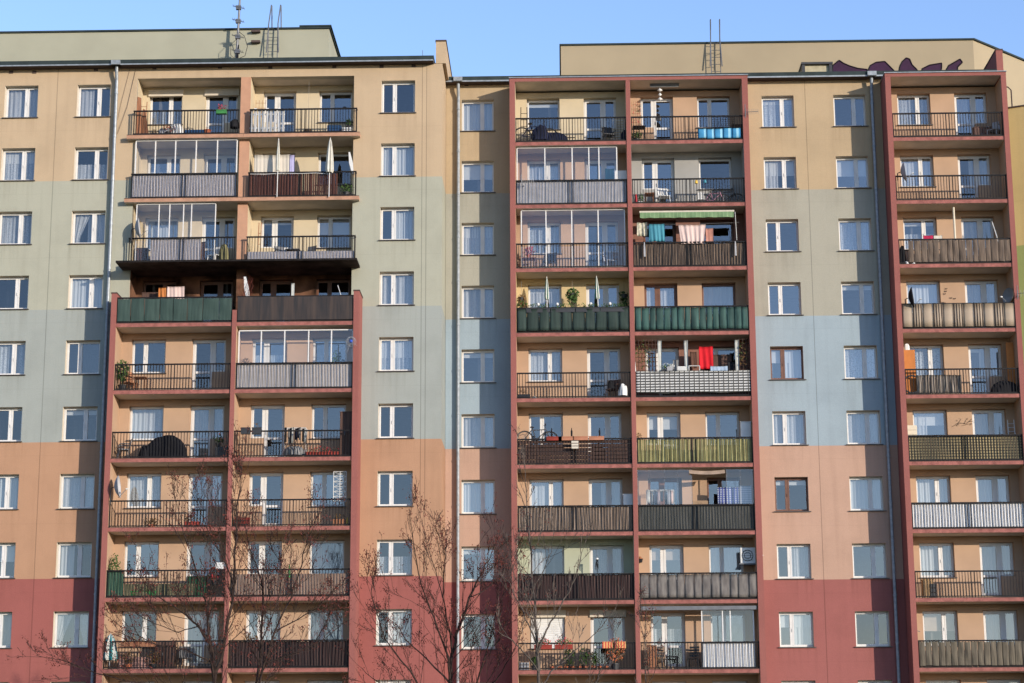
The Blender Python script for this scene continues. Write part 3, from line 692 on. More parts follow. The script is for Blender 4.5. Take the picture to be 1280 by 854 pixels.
def screen(c, r, mat, label, prof='pleat', pw=.42, a=.0, b_=1.0, z0=.08, z1=1.04, out=False, amp=.03, name='balcony_screen', seed=0):
    x0, x1, y = box_of(c, r); w = x1-x0-.06; xa, xb = x0+.03+w*a, x0+.03+w*b_; W_ = xb-xa
    rr = random.Random(c*31+r+seed); m = MB(); y += -.055 if out else .06
    mats = SC[mat]
    if prof in ('pleat', 'panel'):
        n = max(1, round(W_/pw)); q0 = W_/n; ed = [0]+[q0*i+rr.uniform(-.13,.13)*q0 for i in range(1, n)]+[W_]
        for i in range(n):
            q = ed[i+1]-ed[i]; tilt = rr.uniform(-.012, .012); zt = z1-rr.uniform(0, .03); zb = z0+rr.uniform(0, .025); bul = amp*rr.uniform(.6, 1.3); g = .004 if prof == 'pleat' else .012
            m.grid(lambda u, v: (ed[i]+g+(q-2*g)*u, -bul*(math.sin(math.pi*u)**.7)*(.75+.25*math.cos(v*4+i*2.3))+tilt*(u-.5)*2+.009*math.sin(v*6+i*1.7+u*3), zb+(zt-zb-(.018*math.sin(math.pi*u) if v > .9 else 0))*v), 6, 6, 0, .012)
    elif prof == 'rib':
        n = int(W_/.09); m.grid(lambda u, v: (W_*u, amp*.6*(1 if int(u*n+.01) % 2 else -1), z0+(z1-z0)*v), n, 1, 0, .008)
    elif prof == 'reed':
        n = int(W_/.05); off = [rr.uniform(-.012, .012) for _ in range(n+2)]; top = [rr.uniform(-.02, .015) for _ in range(n+2)]
        m.grid(lambda u, v: (W_*u, off[int(u*n+.01)]+.02*math.sin(u*9+v*2), z0+(z1-z0+top[int(u*n+.01)])*v), n, 2, 0, .012)
    elif prof == 'slats':
        k = 6; hh = (z1-z0)/k
        for i in range(k): m.box(0, W_, -.01, .012, z0+i*hh+.012, z0+(i+1)*hh-.022)
        for i in range(7): m.box(W_*i/6-.03 if i else 0, W_*i/6+.03 if i < 6 else W_, .0125, .04, z0, z1)
    elif prof == 'vslat':
        n = int(W_/.085); 
        for i in range(n):
            x = W_*i/n; m.box(x+.006, x+W_/n-.008, -.008, .008, z0+rr.uniform(0, .02), z1-rr.uniform(0, .02), i % 2 if len(mats) > 1 else 0)
    elif prof == 'weave':
        n = 60; m.grid(lambda u, v: (W_*u, .018*math.sin(u*W_*31.4), z0+(z1-z0)*v-.035*math.sin(u*math.pi*2)**2*(1-v)-.03*math.sin(u*math.pi*2)**2*v), n, 12, 0, .008)
    elif prof == 'striped':
        n = max(1, round(W_/pw)); q = W_/n
        for i in range(n):
            dk = [.12, .45] if i % 2 else [.2, .5, .75]
            m.grid(lambda u, v: (i*q+.004+(q-.008)*u, -amp*math.sin(math.pi*u)+.004*math.sin(v*7+i), z0+rr.uniform(0,.004)+(z1-z0)*v), 6, 3, 0, .01)
            if i % 2: [m.box(i*q+q*d-.014, i*q+q*d+.014, -amp*math.sin(math.pi*d)-.012, -amp*math.sin(math.pi*d)+.004, z0+.01, z1-.01, 1) for d in (.1,.35,.6,.85)]
    elif prof == 'flat': m.grid(lambda u, v: (W_*u, .006*math.sin(u*17+v*3), z0+(z1-z0)*v), 20, 3, 0, .01)
    o = m.build(name, mats, None, (xa, y, FL(r)), smooth=prof in ('pleat', 'weave', 'striped'))
    return tag(o, label, 'balcony screen', 'screens tied along the balcony railings')
screen(0,2,'lacew','pale net screen behind the railing of the glazed second balcony, leftmost column','flat')
screen(0,3,'lacew','patterned pale net behind the middle of the railing under a satellite dish','flat',a=.2,b_=.68)
screen(0,4,'green','green cloth panels hung on the sooted balcony, leftmost column','panel',.6,amp=.02,out=True)
screen(1,2,'redwood','red-brown cane screen below white folded parasols and a white sheet','vslat',b_=.83)
screen(1,3,'lacew','low grey net along the railing just above the sooted slab','flat',z1=.45)
screen(1,4,'black','black cloth screen on the sooted balcony of the second column','flat',out=True)
screen(1,5,'ribw','pale grey corrugated sheets below a glazed balcony, second column','rib',amp=.009)
screen(1,8,'tan','thin tan sheet behind the railing '+wh(1,8),'flat',z1=.9)
screen(1,9,'bamboo','dark brown reed screen '+wh(1,9),'reed')
screen(0,8,'greenish','green cloth strip behind the left end of the eighth balcony railing, leftmost column','flat',b_=.14)
screen(0,8,'olivenet','olive net behind the middle of the eighth balcony railing, leftmost column','flat',a=.15,b_=.74,z1=.55)
screen(2,2,'ribgrey','silver grey ribbed sheets below the four glass panes, middle column','rib',amp=.007)
screen(2,4,'pine','dark pine green cloth panels below plants and two parasols','pleat',.46,out=True,amp=.045)
screen(2,6,'slat','dark brown board screen with horizontal gaps under a bicycle wheel','slats',name='board_screen')
screen(2,7,'palereed','pale brown reed mat '+wh(2,7),'reed')
screen(2,8,'bamboo','very dark bamboo mat below mint green walls','reed')
screen(3,1,'blue','blue cloth with painted pale highlight stripes on the top balcony railing','pleat',.34,.60,.985,.06,.52,True,.03)
screen(3,3,'reed','brown reed mat under the laundry and green awning','reed')
screen(3,4,'teal','shiny teal green cloth panels below brown window frames','pleat',.30,out=True,amp=.05)
screen(3,5,'check','grey and white woven strip screen below the red cloth','weave',z0=.2,z1=1.1,out=True)
screen(3,6,'lime','yellow-green upright slat screen '+wh(3,6),'vslat')
screen(3,7,'smoke','smoky dark net behind the railing of the half glazed balcony','flat',a=.0,b_=1)
screen(3,8,'quilt','grey quilted cloth panels '+wh(3,8),'pleat',.36,amp=.03,out=True)
screen(3,9,'ribwhite','cream corrugated sheet below sliding glass, fourth column','rib',a=.53,b_=.96,amp=.012)
screen(4,3,'panel','brown reed panels below a red towel, rightmost column','panel',.27,amp=.03,a=.08,out=True)
screen(4,4,'beige','beige cloth with dark stripes between two satellite dishes','striped',.42,amp=.035,out=True)
screen(4,5,'taupe','bunched beige cloth over the left half of the railing between orange boards','pleat',.27,.10,.5,.05,.85,False,.05)
screen(4,6,'wicker','olive wicker panels '+wh(4,6),'flat',out=False)
screen(4,7,'ribwhite','white corrugated sheets along the whole balcony, rightmost column','rib',amp=.007)
screen(4,9,'panel2','olive brown reed panels, lowest full balcony of the rightmost column','panel',.25,amp=.03,out=True)
# ---- glazing of the closed-in balconies (part of the building)
def glazing(root, c, r, xs, z0, z1, col='pvc', gaps=(), name='balcony_glazing', th=.022, y_off=.13, rails=True):
    """xs: fractions of the width where the uprights stand"""
    x0, x1, y = box_of(c, r); w = x1-x0; y += y_off; f = MB(); g = MB()
    for k, u in enumerate(xs):
        x = x0+w*u; f.box(x-th, x+th, y-.025, y+.025, FL(r)+z0, FL(r)+z1)
    a, b2 = x0+w*xs[0], x0+w*xs[-1]
    if rails:
        f.box(a, b2, y-.028, y+.028, FL(r)+z0-.05, FL(r)+z0-.002); f.box(a, b2, y-.028, y+.028, FL(r)+z1+.002, FL(r)+z1+.045)
    for k in range(len(xs)-1):
        if k in gaps: continue
        p, q = x0+w*xs[k]+th, x0+w*xs[k+1]-th; yy = y+(.012 if k % 2 else -.008); g.face([(p,yy,FL(r)+z0),(q,yy,FL(r)+z0),(q,yy,FL(r)+z1),(p,yy,FL(r)+z1)])
    o = part(root, name, f, [M[col]]); part(root, 'pane', g, [M['clear']], (0,0,0), o)
T = 2.53
glazing(A,0,2,(.03,.215,.405,.60,.80,.985),1.10,T)
glazing(A,0,2,(.03,.36,.70,.985),.08,1.04)
glazing(A,0,3,(.06,.27,.37,.50,.575,.80),.06,T,th=.018)
glazing(A,1,5,(.02,.21,.41,.615,.81,.99),1.12,T-.12)
glazing(B,2,2,(.015,.265,.51,.66,.75,.91),1.10,T)
glazing(B,2,3,(.05,.27,.5,.735,.97),.08,T)
glazing(B,3,7,(.0,.11,.235,.345,.47),1.1,T,th=.008,col='steel',rails=False)
glazing(B,3,7,(.765,.885,.995),1.1,T,th=.008,col='steel',rails=False)
glazing(B,3,9,(.525,.70,.765,.96),.1,T-.16)
b = MB(); x0, x1, y = box_of(3,9); b.box(x0+.05, x1-.05, y-.02, y+.16, FL(9)+2.35, FL(9)+2.5); part(B, 'shutter_box', b, [M['steel']])
# roller shutter boxes above windows
for root, (cx, cr), xs, Yb in ((A,(0,1),(-17.37,-14.98),1.12),(B,(2,9),(-1.36,1.08),SB-.045)):
    for X in xs:
        b = MB(); b.box(X-.03, X+1.44, Yb-.07, Yb+.1, H(cr)-.17, H(cr)+.12); part(root, 'shutter_box', b, [M['reveal']])
b = MB(); b.grid(lambda u, v: (-1.33+1.35*u, SB+.05+.008*(int(v*28) % 2), H(9)-1.4+1.23*v), 1, 28, 0, .01); part(B, 'roller_shutter', b, [M['white']])
# ---- makers
def chair(name, label, c, r, xp, mat, dep=.55, rz=0, style='garden', g=None):
    o = thing(name, label, 'chair', spot(c, r, xp, dep), rz, g)
    b = MB()
    if style == 'slat':
        for k in range(5): b.box(-.21, .21, -.2+k*.085, -.13+k*.085, .44, .46)
        kid(o, 'seat', b, mat); b = MB()
        for k in range(4): b.box(-.2, .2, .20+k*.012, .22+k*.012, .55+k*.11, .63+k*.11)
    else:
        b.box(-.23, .23, -.22, .22, .42, .455); kid(o, 'seat', b, mat); b = MB()
        b.grid(lambda u, v: (-.22+.44*u, .2+.12*v+.03*math.cos((u-.5)*3), .46+.46*v), 6, 3, 0, .02)
        if style == 'arm':
            for s in (-1, 1): b.tube([(s*.25,.24,.66),(s*.26,-.1,.65),(s*.25,-.2,.6)], .022, 5)
    kid(o, 'backrest', b, mat)
    for sx in (-1, 1):
        for sy in (-1, 1): kid(o, 'leg', MB().tube([(sx*.2,sy*.18,.43),(sx*.24,sy*.24,0)], .02, 5), mat)
    return o
def table(name, label, c, r, xp, mat, w=.6, h=.7, dep=.5, top=None):
    o = thing(name, label, 'table', spot(c, r, xp, dep))
    kid(o, 'table_top', MB().box(-w/2, w/2, -.25, .25, h-.03, h), top or mat)
    for sx in (-1, 1):
        for sy in (-1, 1): kid(o, 'leg', MB().tube([(sx*(w/2-.05),sy*.2,h-.03),(sx*(w/2-.03),sy*.22,0)], .022, 5), mat)
    return o
def potted(name, label, c, r, xp, dep=.3, h=0, pr=.13, ph_=.22, pot='terracotta', R=(.2,.2,.25), n=70, leaf='green', size=.045, up=.0, seed=1, cat='potted plant', g=None, flower=None):
    o = thing(name, label, cat, spot(c, r, xp, dep, h), 0, g)
    kid(o, 'pot', MB().lathe([(0,0),(pr*.75,0),(pr,ph_),(pr*1.08,ph_),(pr*1.08,ph_-.03),(pr*.9,ph_-.03),(0,ph_-.04)], 12), M[pot])
    b = MB(); rr = random.Random(seed*7+3)
    for k in range(5): b.tube([(0,0,ph_-.04),(rr.uniform(-R[0],R[0])*.5,rr.uniform(-R[1],R[1])*.5,ph_+R[2]*.9+up)], .008, 3, 0)
    b.leaves((0,0,ph_+R[2]*.8+up), R, n, size, rr, 0)
    mats = [M[leaf]]
    if flower: b.leaves((0,-.04,ph_+R[2]*.9+up), R, n//2, size, rr, 1); mats.append(M[flower])
    kid(o, 'foliage', b, mats); return o
def hanging(name, label, c, r, xp, dep, hz, R, n, leaf='green', size=.06, seed=1):
    o = thing(name, label, 'hanging plant', spot(c, r, xp, dep, hz)); rr = random.Random(seed)
    kid(o, 'pot', MB().lathe([(0,-.12),(.1,-.12),(.14,.03),(.12,.03),(0,.0)], 12), M['black'])
    b = MB(); b.leaves((0,0,-.02), R, n, size, rr); b.leaves((0,-.03,-R[2]*.9), (R[0]*.7,R[1]*.7,R[2]*.8), n//2, size, rr)
    kid(o, 'foliage', b, M[leaf]); kid(o, 'hanger', MB().tube([(0,0,.02),(0,.0,FL(r)+2.34-o.location.z)], .006, 3), M['black']); return o
def planter_box(name, label, c, r, xp, w, mat, dep=-.14, h=.86, leaf=None, flower=None, n=60, seed=1, g=None, hh=.18):
    o = thing(name, label, 'flower box', spot(c, r, xp, dep, h), 0, g)
    b = MB(); b.box(-w/2, w/2, -.09, .09, 0, .015); 
    for y in (-.09,.075): b.box(-w/2, w/2, y, y+.015, .0152, hh)
    for x in (-w/2, w/2-.015): b.box(x, x+.015, -.0745, .0745, .0152, hh)
    b.box(-w/2-.012, w/2+.012, -.102, -.0905, hh-.03, hh); kid(o, 'box', b, mat)
    kid(o, 'soil', MB().box(-w/2+.016, w/2-.016, -.074, .074, .016, hh-.03), M['soffit'])
    if leaf or flower:
        rr = random.Random(seed+5); b = MB(); mats = []
        if leaf: b.leaves((0,0,hh+.08), (w/2,.13,.15), n, .045, rr, len(mats)); mats.append(M[leaf])
        if flower: b.leaves((0,-.03,hh+.12), (w/2,.14,.16), n, .04, rr, len(mats)); mats.append(M[flower])
        kid(o, 'foliage', b, mats)
    return o
def parasol(name, label, c, r, xp, dep, zb, zt, mats, rad_=.09, lean=0, fold=.5):
    o = thing(name, label, 'parasol', spot(c, r, xp, dep)); L_ = zt-zb
    kid(o, 'pole', MB().tube([(0,0,zb-.3),(lean,0,zt+.02)], .018, 6), M['white'])
    b = MB(); n = 16; z0 = zt-L_*fold
    prof = [(.012,1),(.035,.93),(.06,.75),(.085,.5),(.1,.25),(.105,.08),(.085,0)]
    base = 0
    for k, (rr_, t) in enumerate(prof):
        for q in range(n):
            a = 2*math.pi*q/n; f = rr_*rad_/.1*(1 if q % 2 else .62); z = z0+(zt-z0)*t
            b.v.append((f*math.cos(a)+lean*(z/zt), f*math.sin(a), z))
    for k in range(len(prof)-1):
        for q in range(n):
            q2 = (q+1) % n; b.f.append((k*n+q, k*n+q2, (k+1)*n+q2, (k+1)*n+q)); b.m.append((q//2) % len(mats))
    kid(o, 'canopy', b, mats); kid(o, 'finial', MB().lathe([(0,0),(.02,.02),(0,.06)], 8, c=(lean,0,zt)), M['white']); return o
def cloth(name, label, c, r, xa, xb, dep, zt, zb, mat, cat='laundry', amp=.02, fr=40, slant=0, g=None, taper=0):
    p, q = spot(c, r, xa, dep), spot(c, r, xb, dep); w = q.x-p.x; rr = random.Random(xa); ph = rr.uniform(0, 6)
    def fn(u, v):
        k = 1-taper*(1-v); x = w*.5+(u-.5)*w*k
        return (x, amp*math.sin(u*fr*w+ph+1.5*v)*(1.1-v*.7)+amp*.7*math.sin(u*fr*.37*w+ph*2), zb+(zt-zb)*v+slant*u*(1-v)-.02*math.sin(u*math.pi)*v)
    b = MB(); b.grid(fn, max(8, int(w*30)), 8, 0, .006)
    return tag(b.build(name, mat, None, (p.x, p.y, FL(r)), smooth=True), label, cat, g)
def dish(label, c, r, xp, dep, h, rot, tilt=.35, mat=None, R=.38, hand=1):
    o = thing('satellite_dish', label, 'satellite dish', spot(c, r, xp, dep, h), rot)
    Mx = Matrix.Rotation(rad(90)-tilt, 4, 'X')
    prof = [(R*k/6, .16*(k/6)**2*R/.38) for k in range(7)]; b = MB().lathe(prof+[(R*1.02, .165*R/.38), (R, .15*R/.38)]+[(R*k/6, .16*(k/6)**2*R/.38-.012) for k in (5,3,1,0)], 20, M=Mx)
    kid(o, 'reflector', b, mat or M['white'], True)
    tip = Mx @ Vector((0, -.12, .46)); kid(o, 'arm', MB().tube([Mx @ Vector((0,-R,.12)), tip], .014, 5), M['steel'])
    kid(o, 'receiver', MB().tube([tip+Vector((0,.03,0)), tip-Vector((0,.06,.0))], .032, 8), M['white'])
    kid(o, 'mount', MB().tube([(0,.02,0),(0,.14,-.05),(0,.14,-max(.25, h-.9) if h > 1 else -.3)], .022, 6), M['black']); return o
def bicycle(label, c, r, xp, dep, h, rot, frame, s=1.0, wheels=('tyre',), up=False):
    o = thing('bicycle', label, 'bicycle', spot(c, r, xp, dep, h), rot); Rw = .33*s
    for x in (-.52*s, .52*s):
        wv = MB().ring((x,0,Rw), Rw, .02*s+.004, 'y', 24, 5); k = kid(o, 'wheel', wv, M['black'])
        sp = MB().ring((x,0,Rw), Rw-.03, .009, 'y', 22, 4)
        for q in range(9): a = q*math.pi/9; sp.tube([(x-math.cos(a)*(Rw-.03),0,Rw-math.sin(a)*(Rw-.03)),(x+math.cos(a)*(Rw-.03),0,Rw+math.sin(a)*(Rw-.03))], .004, 3)
        sp.build('rim', M['steel'], k)
    b = MB(); P = lambda x, z: (x*s, 0, z*s)
    for p, q in ((P(-.52,.33),P(-.06,.30)),(P(-.06,.30),P(-.2,.76)),(P(-.2,.76),P(-.52,.33)),(P(-.06,.30),P(.36,.68)),(P(-.18,.70),P(.34,.74)),(P(.33,.80),P(.52,.33))): b.tube([p, q], .02*s, 6)
    kid(o, 'frame', b, frame)
    kid(o, 'saddle', MB().lathe([(0,0),(.09*s,.01),(.07*s,.05*s),(0,.055*s)], 10, c=(-.22*s,0,.80*s)).tube([P(-.2,.76),P(-.22,.82)], .014, 5), M['black'])
    kid(o, 'handlebar', MB().tube([(.30*s,-.28*s,.95*s),(.34*s,-.12*s,.97*s),(.32*s,0,.90*s),(.34*s,.12*s,.97*s),(.30*s,.28*s,.95*s)], .014, 5).tube([P(.33,.80),P(.32,.90)], .014, 5), M['black'])
    kid(o, 'crank', MB().ring((-.06*s,.03,.30*s), .09*s, .01, 'y', 14, 4).tube([(-.06*s,.04,.30*s),(.06*s,.05,.2*s)], .01, 4), M['steel']); return o
def cabinet(name, label, c, r, xp, w, h, mat, dep=.75, d=.4, cat='cabinet', hz=0, lid=None, doors=2):
    o = thing(name, label, cat, spot(c, r, xp, dep, hz))
    kid(o, 'body', MB().box(-w/2, w/2, -d/2, d/2, .03, h), mat); kid(o, 'top', MB().box(-w/2-.015, w/2+.015, -d/2-.015, d/2, h+.002, h+.03), lid or mat)
    for k in range(doors):
        x0 = -w/2+w*k/doors; e = kid(o, 'door', MB().box(x0+.012, x0+w/doors-.012, -d/2-.02, -d/2-.002, .07, h-.03), mat)
        MB().box(x0+w/doors-.06, x0+w/doors-.04, -d/2-.045, -d/2-.021, h*.5, h*.6).build('handle', M['steel'], e)
    return o
def crate(name, label, c, r, xp, w, h, mat, dep=.4, cat='box', hz=0, d=.3, slats=True):
    o = thing(name, label, cat, spot(c, r, xp, dep, hz)); b = MB()
    for k in range(3):
        z0 = h*k/3+.01; b.box(-w/2, w/2, -d/2, -d/2+.02, z0, z0+h/3-(.03 if slats else .012)); b.box(-w/2, w/2, d/2-.02, d/2, z0, z0+h/3-(.03 if slats else .012))
        b.box(-w/2, -w/2+.02, -d/2+.021, d/2-.021, z0, z0+h/3-.02); b.box(w/2-.02, w/2, -d/2+.021, d/2-.021, z0, z0+h/3-.02)
    b.box(-w/2+.021, w/2-.021, -d/2+.021, d/2-.021, 0, .02); kid(o, 'box', b, mat)
    kid(o, 'lid' if not slats else 'contents', MB().box(-w/2+.024, w/2-.024, -d/2+.024, d/2-.024, .03, h-.04 if slats else h+.02), mat if not slats else M['soffit']); return o
def lump(name, label, c, r, xp, R, mat, dep=.5, cat='bag', hz=0, seed=1, amp=.18, flat=.0):
    """a soft sack or covered heap"""
    rr = random.Random(seed); ph = [rr.uniform(0, 6) for _ in range(6)]
    def fn(u, v):
        a = 2*math.pi*u; t = v*math.pi*.5; k = 1+amp*math.sin(3*a+ph[0]+2*v)*.6+amp*math.sin(7*a+ph[1]-v*3)*.35
        rr_ = math.cos(t)**.55 if v < 1 else 0
        return (R[0]*rr_*math.cos(a)*k, R[1]*rr_*math.sin(a)*k, R[2]*(math.sin(t)**.8)*(1+amp*.4*math.sin(2*a+ph[2])))
    b = MB(); b.grid(fn, 22, 8); p = spot(c, r, xp, dep, hz)
    return tag(b.build(name, mat, None, p, smooth=True), label, cat)
def airer(name, label, c, r, xp, dep, w, h, clothes, mats):
    o = thing(name, label, 'drying rack', spot(c, r, xp, dep)); b = MB()
    for s in (-1, 1):
        for t in (-1, 1): b.tube([(s*w/2,t*.25,0),(s*w/2,-t*.2,h)], .013, 5)
    for y in (-.2,-.07,.07,.2): b.tube([(-w/2,y,h),(w/2,y,h)], .009, 4)
    kid(o, 'frame', b, M['white']); rr = random.Random(xp)
    for k in range(clothes):
        x = -w/2+w*(k+.1)/clothes; ww = w/clothes*.85; y = (-.21,.07,-.07)[k % 3]; hh = rr.uniform(.4, .65)
        kid(o, 'garment', MB().grid(lambda u, v: (x+ww*u, y-.02+.015*math.sin(u*9+k), h+.01-hh*(1-v)), 6, 3, 0, .006), mats[k % len(mats)], True)
    return o
def ladderish(name, label, c, r, xp, dep, w, h, mat, lean=.1, cat='ladder', rungs=6, rz=0):
    o = thing(name, label, cat, spot(c, r, xp, dep), rz); b = MB()
    for s in (-1, 1): b.tube([(s*w/2,0,0),(s*w/2*.85,lean,h)], .018, 5)
    kid(o, 'rails', b, mat); b = MB()
    for k in range(rungs): t = (k+1)/(rungs+1); b.tube([(-w/2*(1-.15*t),lean*t,h*t),(w/2*(1-.15*t),lean*t,h*t)], .012, 4)
    kid(o, 'rungs', b, mat); return o
def tv_antenna(label, p, rz=0, n=8, L_=.9):
    o = empty('television_antenna', p, label, 'antenna', None, rz)
    kid(o, 'boom', MB().tube([(0,0,0),(L_,0,.0)], .012, 5), M['steel']); b = MB()
    for k in range(n): x = L_*(.05+.92*k/(n-1)); l = .3-.13*k/n; b.tube([(x,0,-l/2),(x,0,l/2)], .007, 4)
    kid(o, 'elements', b, M['steel']); kid(o, 'bracket', MB().tube([(0,0,-.25),(0,0,.35)], .016, 5).tube([(0,0,-.1),(0,.3,-.1)], .014, 5), M['steel']); return o
# ---- what stands, hangs and lies on each balcony
m_blue = plain('blue_plastic', (.02,.06,.14,1), .6); m_sheet = plain('cream_sheet', (.50,.455,.38,1), .9, var=.06); m_pinksheet = plain('pale_pink_sheet', (.55,.42,.38,1), .9, var=.08)
m_tealtowel = streak('teal_towel', (.025,.15,.21,1), (.05,.23,.29,1), 14, 1); m_redcloth = plain('red_cloth', (.50,.012,.02,1), .8, var=.1); m_floral = streak('floral_cloth', (.50,.46,.36,1), (.25,.24,.16,1), 9, 9)
m_orange = plain('orange_board', (.42,.15,.04,1), .7, var=.15); m_orbox = plain('orange_box', (.34,.15,.09,1), .8, var=.2); m_olive = plain('olive_cloth', (.17,.16,.08,1), .9); m_cream = plain('cream_canvas', (.55,.49,.38,1), .9, var=.1)
m_grn = plain('green_canvas', (.05,.20,.12,1), .8); m_wht = plain('white_canvas', (.45,.455,.42,1), .9); m_navy = plain('navy_cover', (.012,.016,.04,1), .75, var=.4); m_pinkb = plain('pink_paint', (.45,.22,.30,1), .5)
m_awn = stripes('green_awning_cloth', (.11,.19,.085,1), (.16,.25,.12,1), .16, .8); m_mag = plain('crimson_towel', (.35,.02,.06,1), .9); m_grey = plain('grey_cloth', (.2,.2,.2,1), .9); m_dkred = plain('dark_red_pot', (.22,.035,.025,1), .8)
m_blgrey = plain('pale_blue_cloth', (.30,.38,.48,1), .9); m_choc = plain('brown_cloth', (.10,.05,.035,1), .9); m_yel = plain('yellow_pot', (.55,.36,.06,1), .7); m_green = plain('green_plastic', (.04,.17,.05,1), .6); m_greyt = plain('light_grey_bag', (.34,.345,.36,1), .8)
V = Vector
# leftmost column, top
tag(MB().prism([(-.2,.05),(.1,.05),(.02,1.75),(-.12,1.8)],-.03,.03).prism([(.05,.05),(.4,.05),(.2,1.25),(.1,1.3)],.05,.1).build('folded_lounger', M['wood'], None, spot(0,1,174,.3)), 'folded brown wooden loungers upright in the left corner of the top balcony', 'lounger')
ladderish('ladder','narrow brown wooden ladder leaning in the corner of the top balcony under a roller shutter',0,1,176,.5,.34,1.75,M['wood'],.3,'ladder',7)
lump('sack','big white sack behind the railing '+wh(0,1),0,1,219,(.36,.28,.68),M['white'],.7,'bag',seed=4)
lump('sack','smaller grey white sack lying beside the big white one',0,1,206,(.27,.25,.42),m_greyt,.4,'bag',seed=9)
potted('potted_plant','withered red plant in a dark pot '+wh(0,1),0,1,210,.25,0,.13,.2,'black',(.28,.2,.2),50,'green2',.05,seed=2,flower='red')
potted('potted_plant','orange round pot beside the door '+wh(0,1),0,1,259,.3,0,.15,.3,'terracotta',(.1,.1,.08),14,'green2',.03,seed=3)
potted('potted_plant','low dark pot of dry stems, second from the wooden ladder',0,1,193,.3,0,.16,.16,'black',(.2,.15,.12),24,'green2',.04,seed=12)
planter_box('flower_box','green flower box hooked on the railing '+wh(0,1),0,1,276,.42,m_green,-.15,.84,'green2','red',40,3,None,.17)
crate('crate','low blue grey box under the door window '+wh(0,1),0,1,244,.85,.3,m_blue,.4,slats=False)
lump('barrel_bag','dark bag hanging at the right end of the top balcony, leftmost column',0,1,293,(.2,.2,.36),M['dark'],.5,'bag',.45,7,.1)
# leftmost, second
table('table','pale table inside the glazed balcony '+wh(0,2),0,2,215,M['white'],1.5,.75,.75)
lump('armchair_cover','mauve covered armchair behind glass '+wh(0,2),0,2,180,(.45,.35,.85),plain('mauve_cover',(.25,.17,.17,1),.9),.75,'armchair',seed=5,amp=.08)
# leftmost, third
dish('big white satellite dish at the left end of the third balcony, leftmost column',0,3,167,-.12,1.45,rad(97),.12,m_greyt,R=.42)
cabinet('shelf','dark shelf behind the railing '+wh(0,3),0,3,177,.45,.75,M['darkwood'],.6,.3)
lump('bag','grey bag on the floor '+wh(0,3),0,3,189,(.25,.2,.3),M['dark'],.5,'bag',seed=11)
chair('chair','white garden chair beside the pale door '+wh(0,3),0,3,268,M['white'],.6,rad(-30))
lump('jacket','olive jacket thrown over the white garden chair',0,3,279,(.2,.2,.9),m_olive,.6,'jacket',seed=3,amp=.12)
cloth('cloth','pink brown cloth beside the patterned net '+wh(0,3),0,3,243,256,.3,.98,.1,m_choc,amp=.015)
# leftmost, fourth (sooted)
cloth('laundry','orange cloth drying above the green cloth screen',0,4,196,207,.9,1.72,1.25,m_orange,amp=.03)
cloth('laundry','pale pink towel drying beside the orange cloth',0,4,207,229,.85,1.75,1.0,m_pinksheet,amp=.02)
cabinet('cupboard','sooty tall cupboard behind the orange laundry',0,4,188,.7,1.6,M['darkwood'],1.6,.5,'cupboard')
cabinet('cupboard','low grey cupboard in the sooted balcony near the door',0,4,278,.8,1.25,M['steel'],1.7,.45,'cupboard')
# leftmost, fifth
potted('potted_plant','large dark bushy plant in the left corner '+wh(0,5),0,5,152,.35,0,.17,.3,'black',(.28,.25,.45),190,'green',.075,.25,5)
table('table','small brown folding table beside the big bushy plant',0,5,175,M['wood'],.5,.62,.45)
chair('chair','brown slatted chair behind the bushy plant '+wh(0,5),0,5,163,M['wood'],.75,rad(40),'slat')
# leftmost, sixth
chair('chair','grey reclining garden chair with a dark back '+wh(0,6),0,6,153,M['steel'],.5,rad(-70),'arm')
b_ = MB()
def bbq(u, v):
    x = -.86+1.72*u; hs = ((0,.0),(.03,.38),(.12,.62),(.28,.86),(.5,.98),(.72,.97),(.86,.80),(.97,.55),(1,.0)); k = max(i for i in range(len(hs)-1) if hs[i][0] <= u+1e-6); t = (u-hs[k][0])/(hs[k+1][0]-hs[k][0]); h = hs[k][1]+(hs[k+1][1]-hs[k][1])*min(1,t)
    a = math.pi*v; return (x+.012*math.sin(v*13+u*9), -.34*math.cos(a)*(.75+.25*math.sin(a)), h*min(1, 1.5*math.sin(a))**.8+.01*math.sin(u*21+v*5)*math.sin(a))
b_.grid(bbq, 40, 14); tag(b_.build('barbecue', M['dark'], None, spot(0,6,206,.45), smooth=True), 'barbecue under a fitted black cover in the middle of the sixth balcony', 'barbecue')
lump('cover','low black covered heap beside the barbecue',0,6,182,(.3,.25,.55),M['dark'],.4,'cover',seed=22)
crate('crate','small black box on the floor by the door '+wh(0,6),0,6,254,.33,.42,M['black'],.4,slats=False)
crate('chest','black chest in the right corner '+wh(0,6),0,6,279,.62,.5,M['black'],.5,'chest',slats=False)
potted('potted_plant','plant on the black chest of the sixth balcony',0,6,272,.45,.52,.12,.15,'black',(.24,.2,.2),70,'green',.06,seed=6)
# leftmost, seventh
dish('white satellite dish on the left pink pier '+wh(0,7),0,7,141,-.15,1.6,rad(95),.1,m_greyt,R=.44)
potted('potted_plant','sprawling dry brown plant on the floor '+wh(0,7),0,7,189,.3,0,.15,.14,'terracotta',(.42,.2,.16),120,'green2',.05,seed=8)
planter_box('flower_box','red flower box low behind bars '+wh(0,7),0,7,240,.6,m_dkred,.1,.05,'green2',None,40,4)
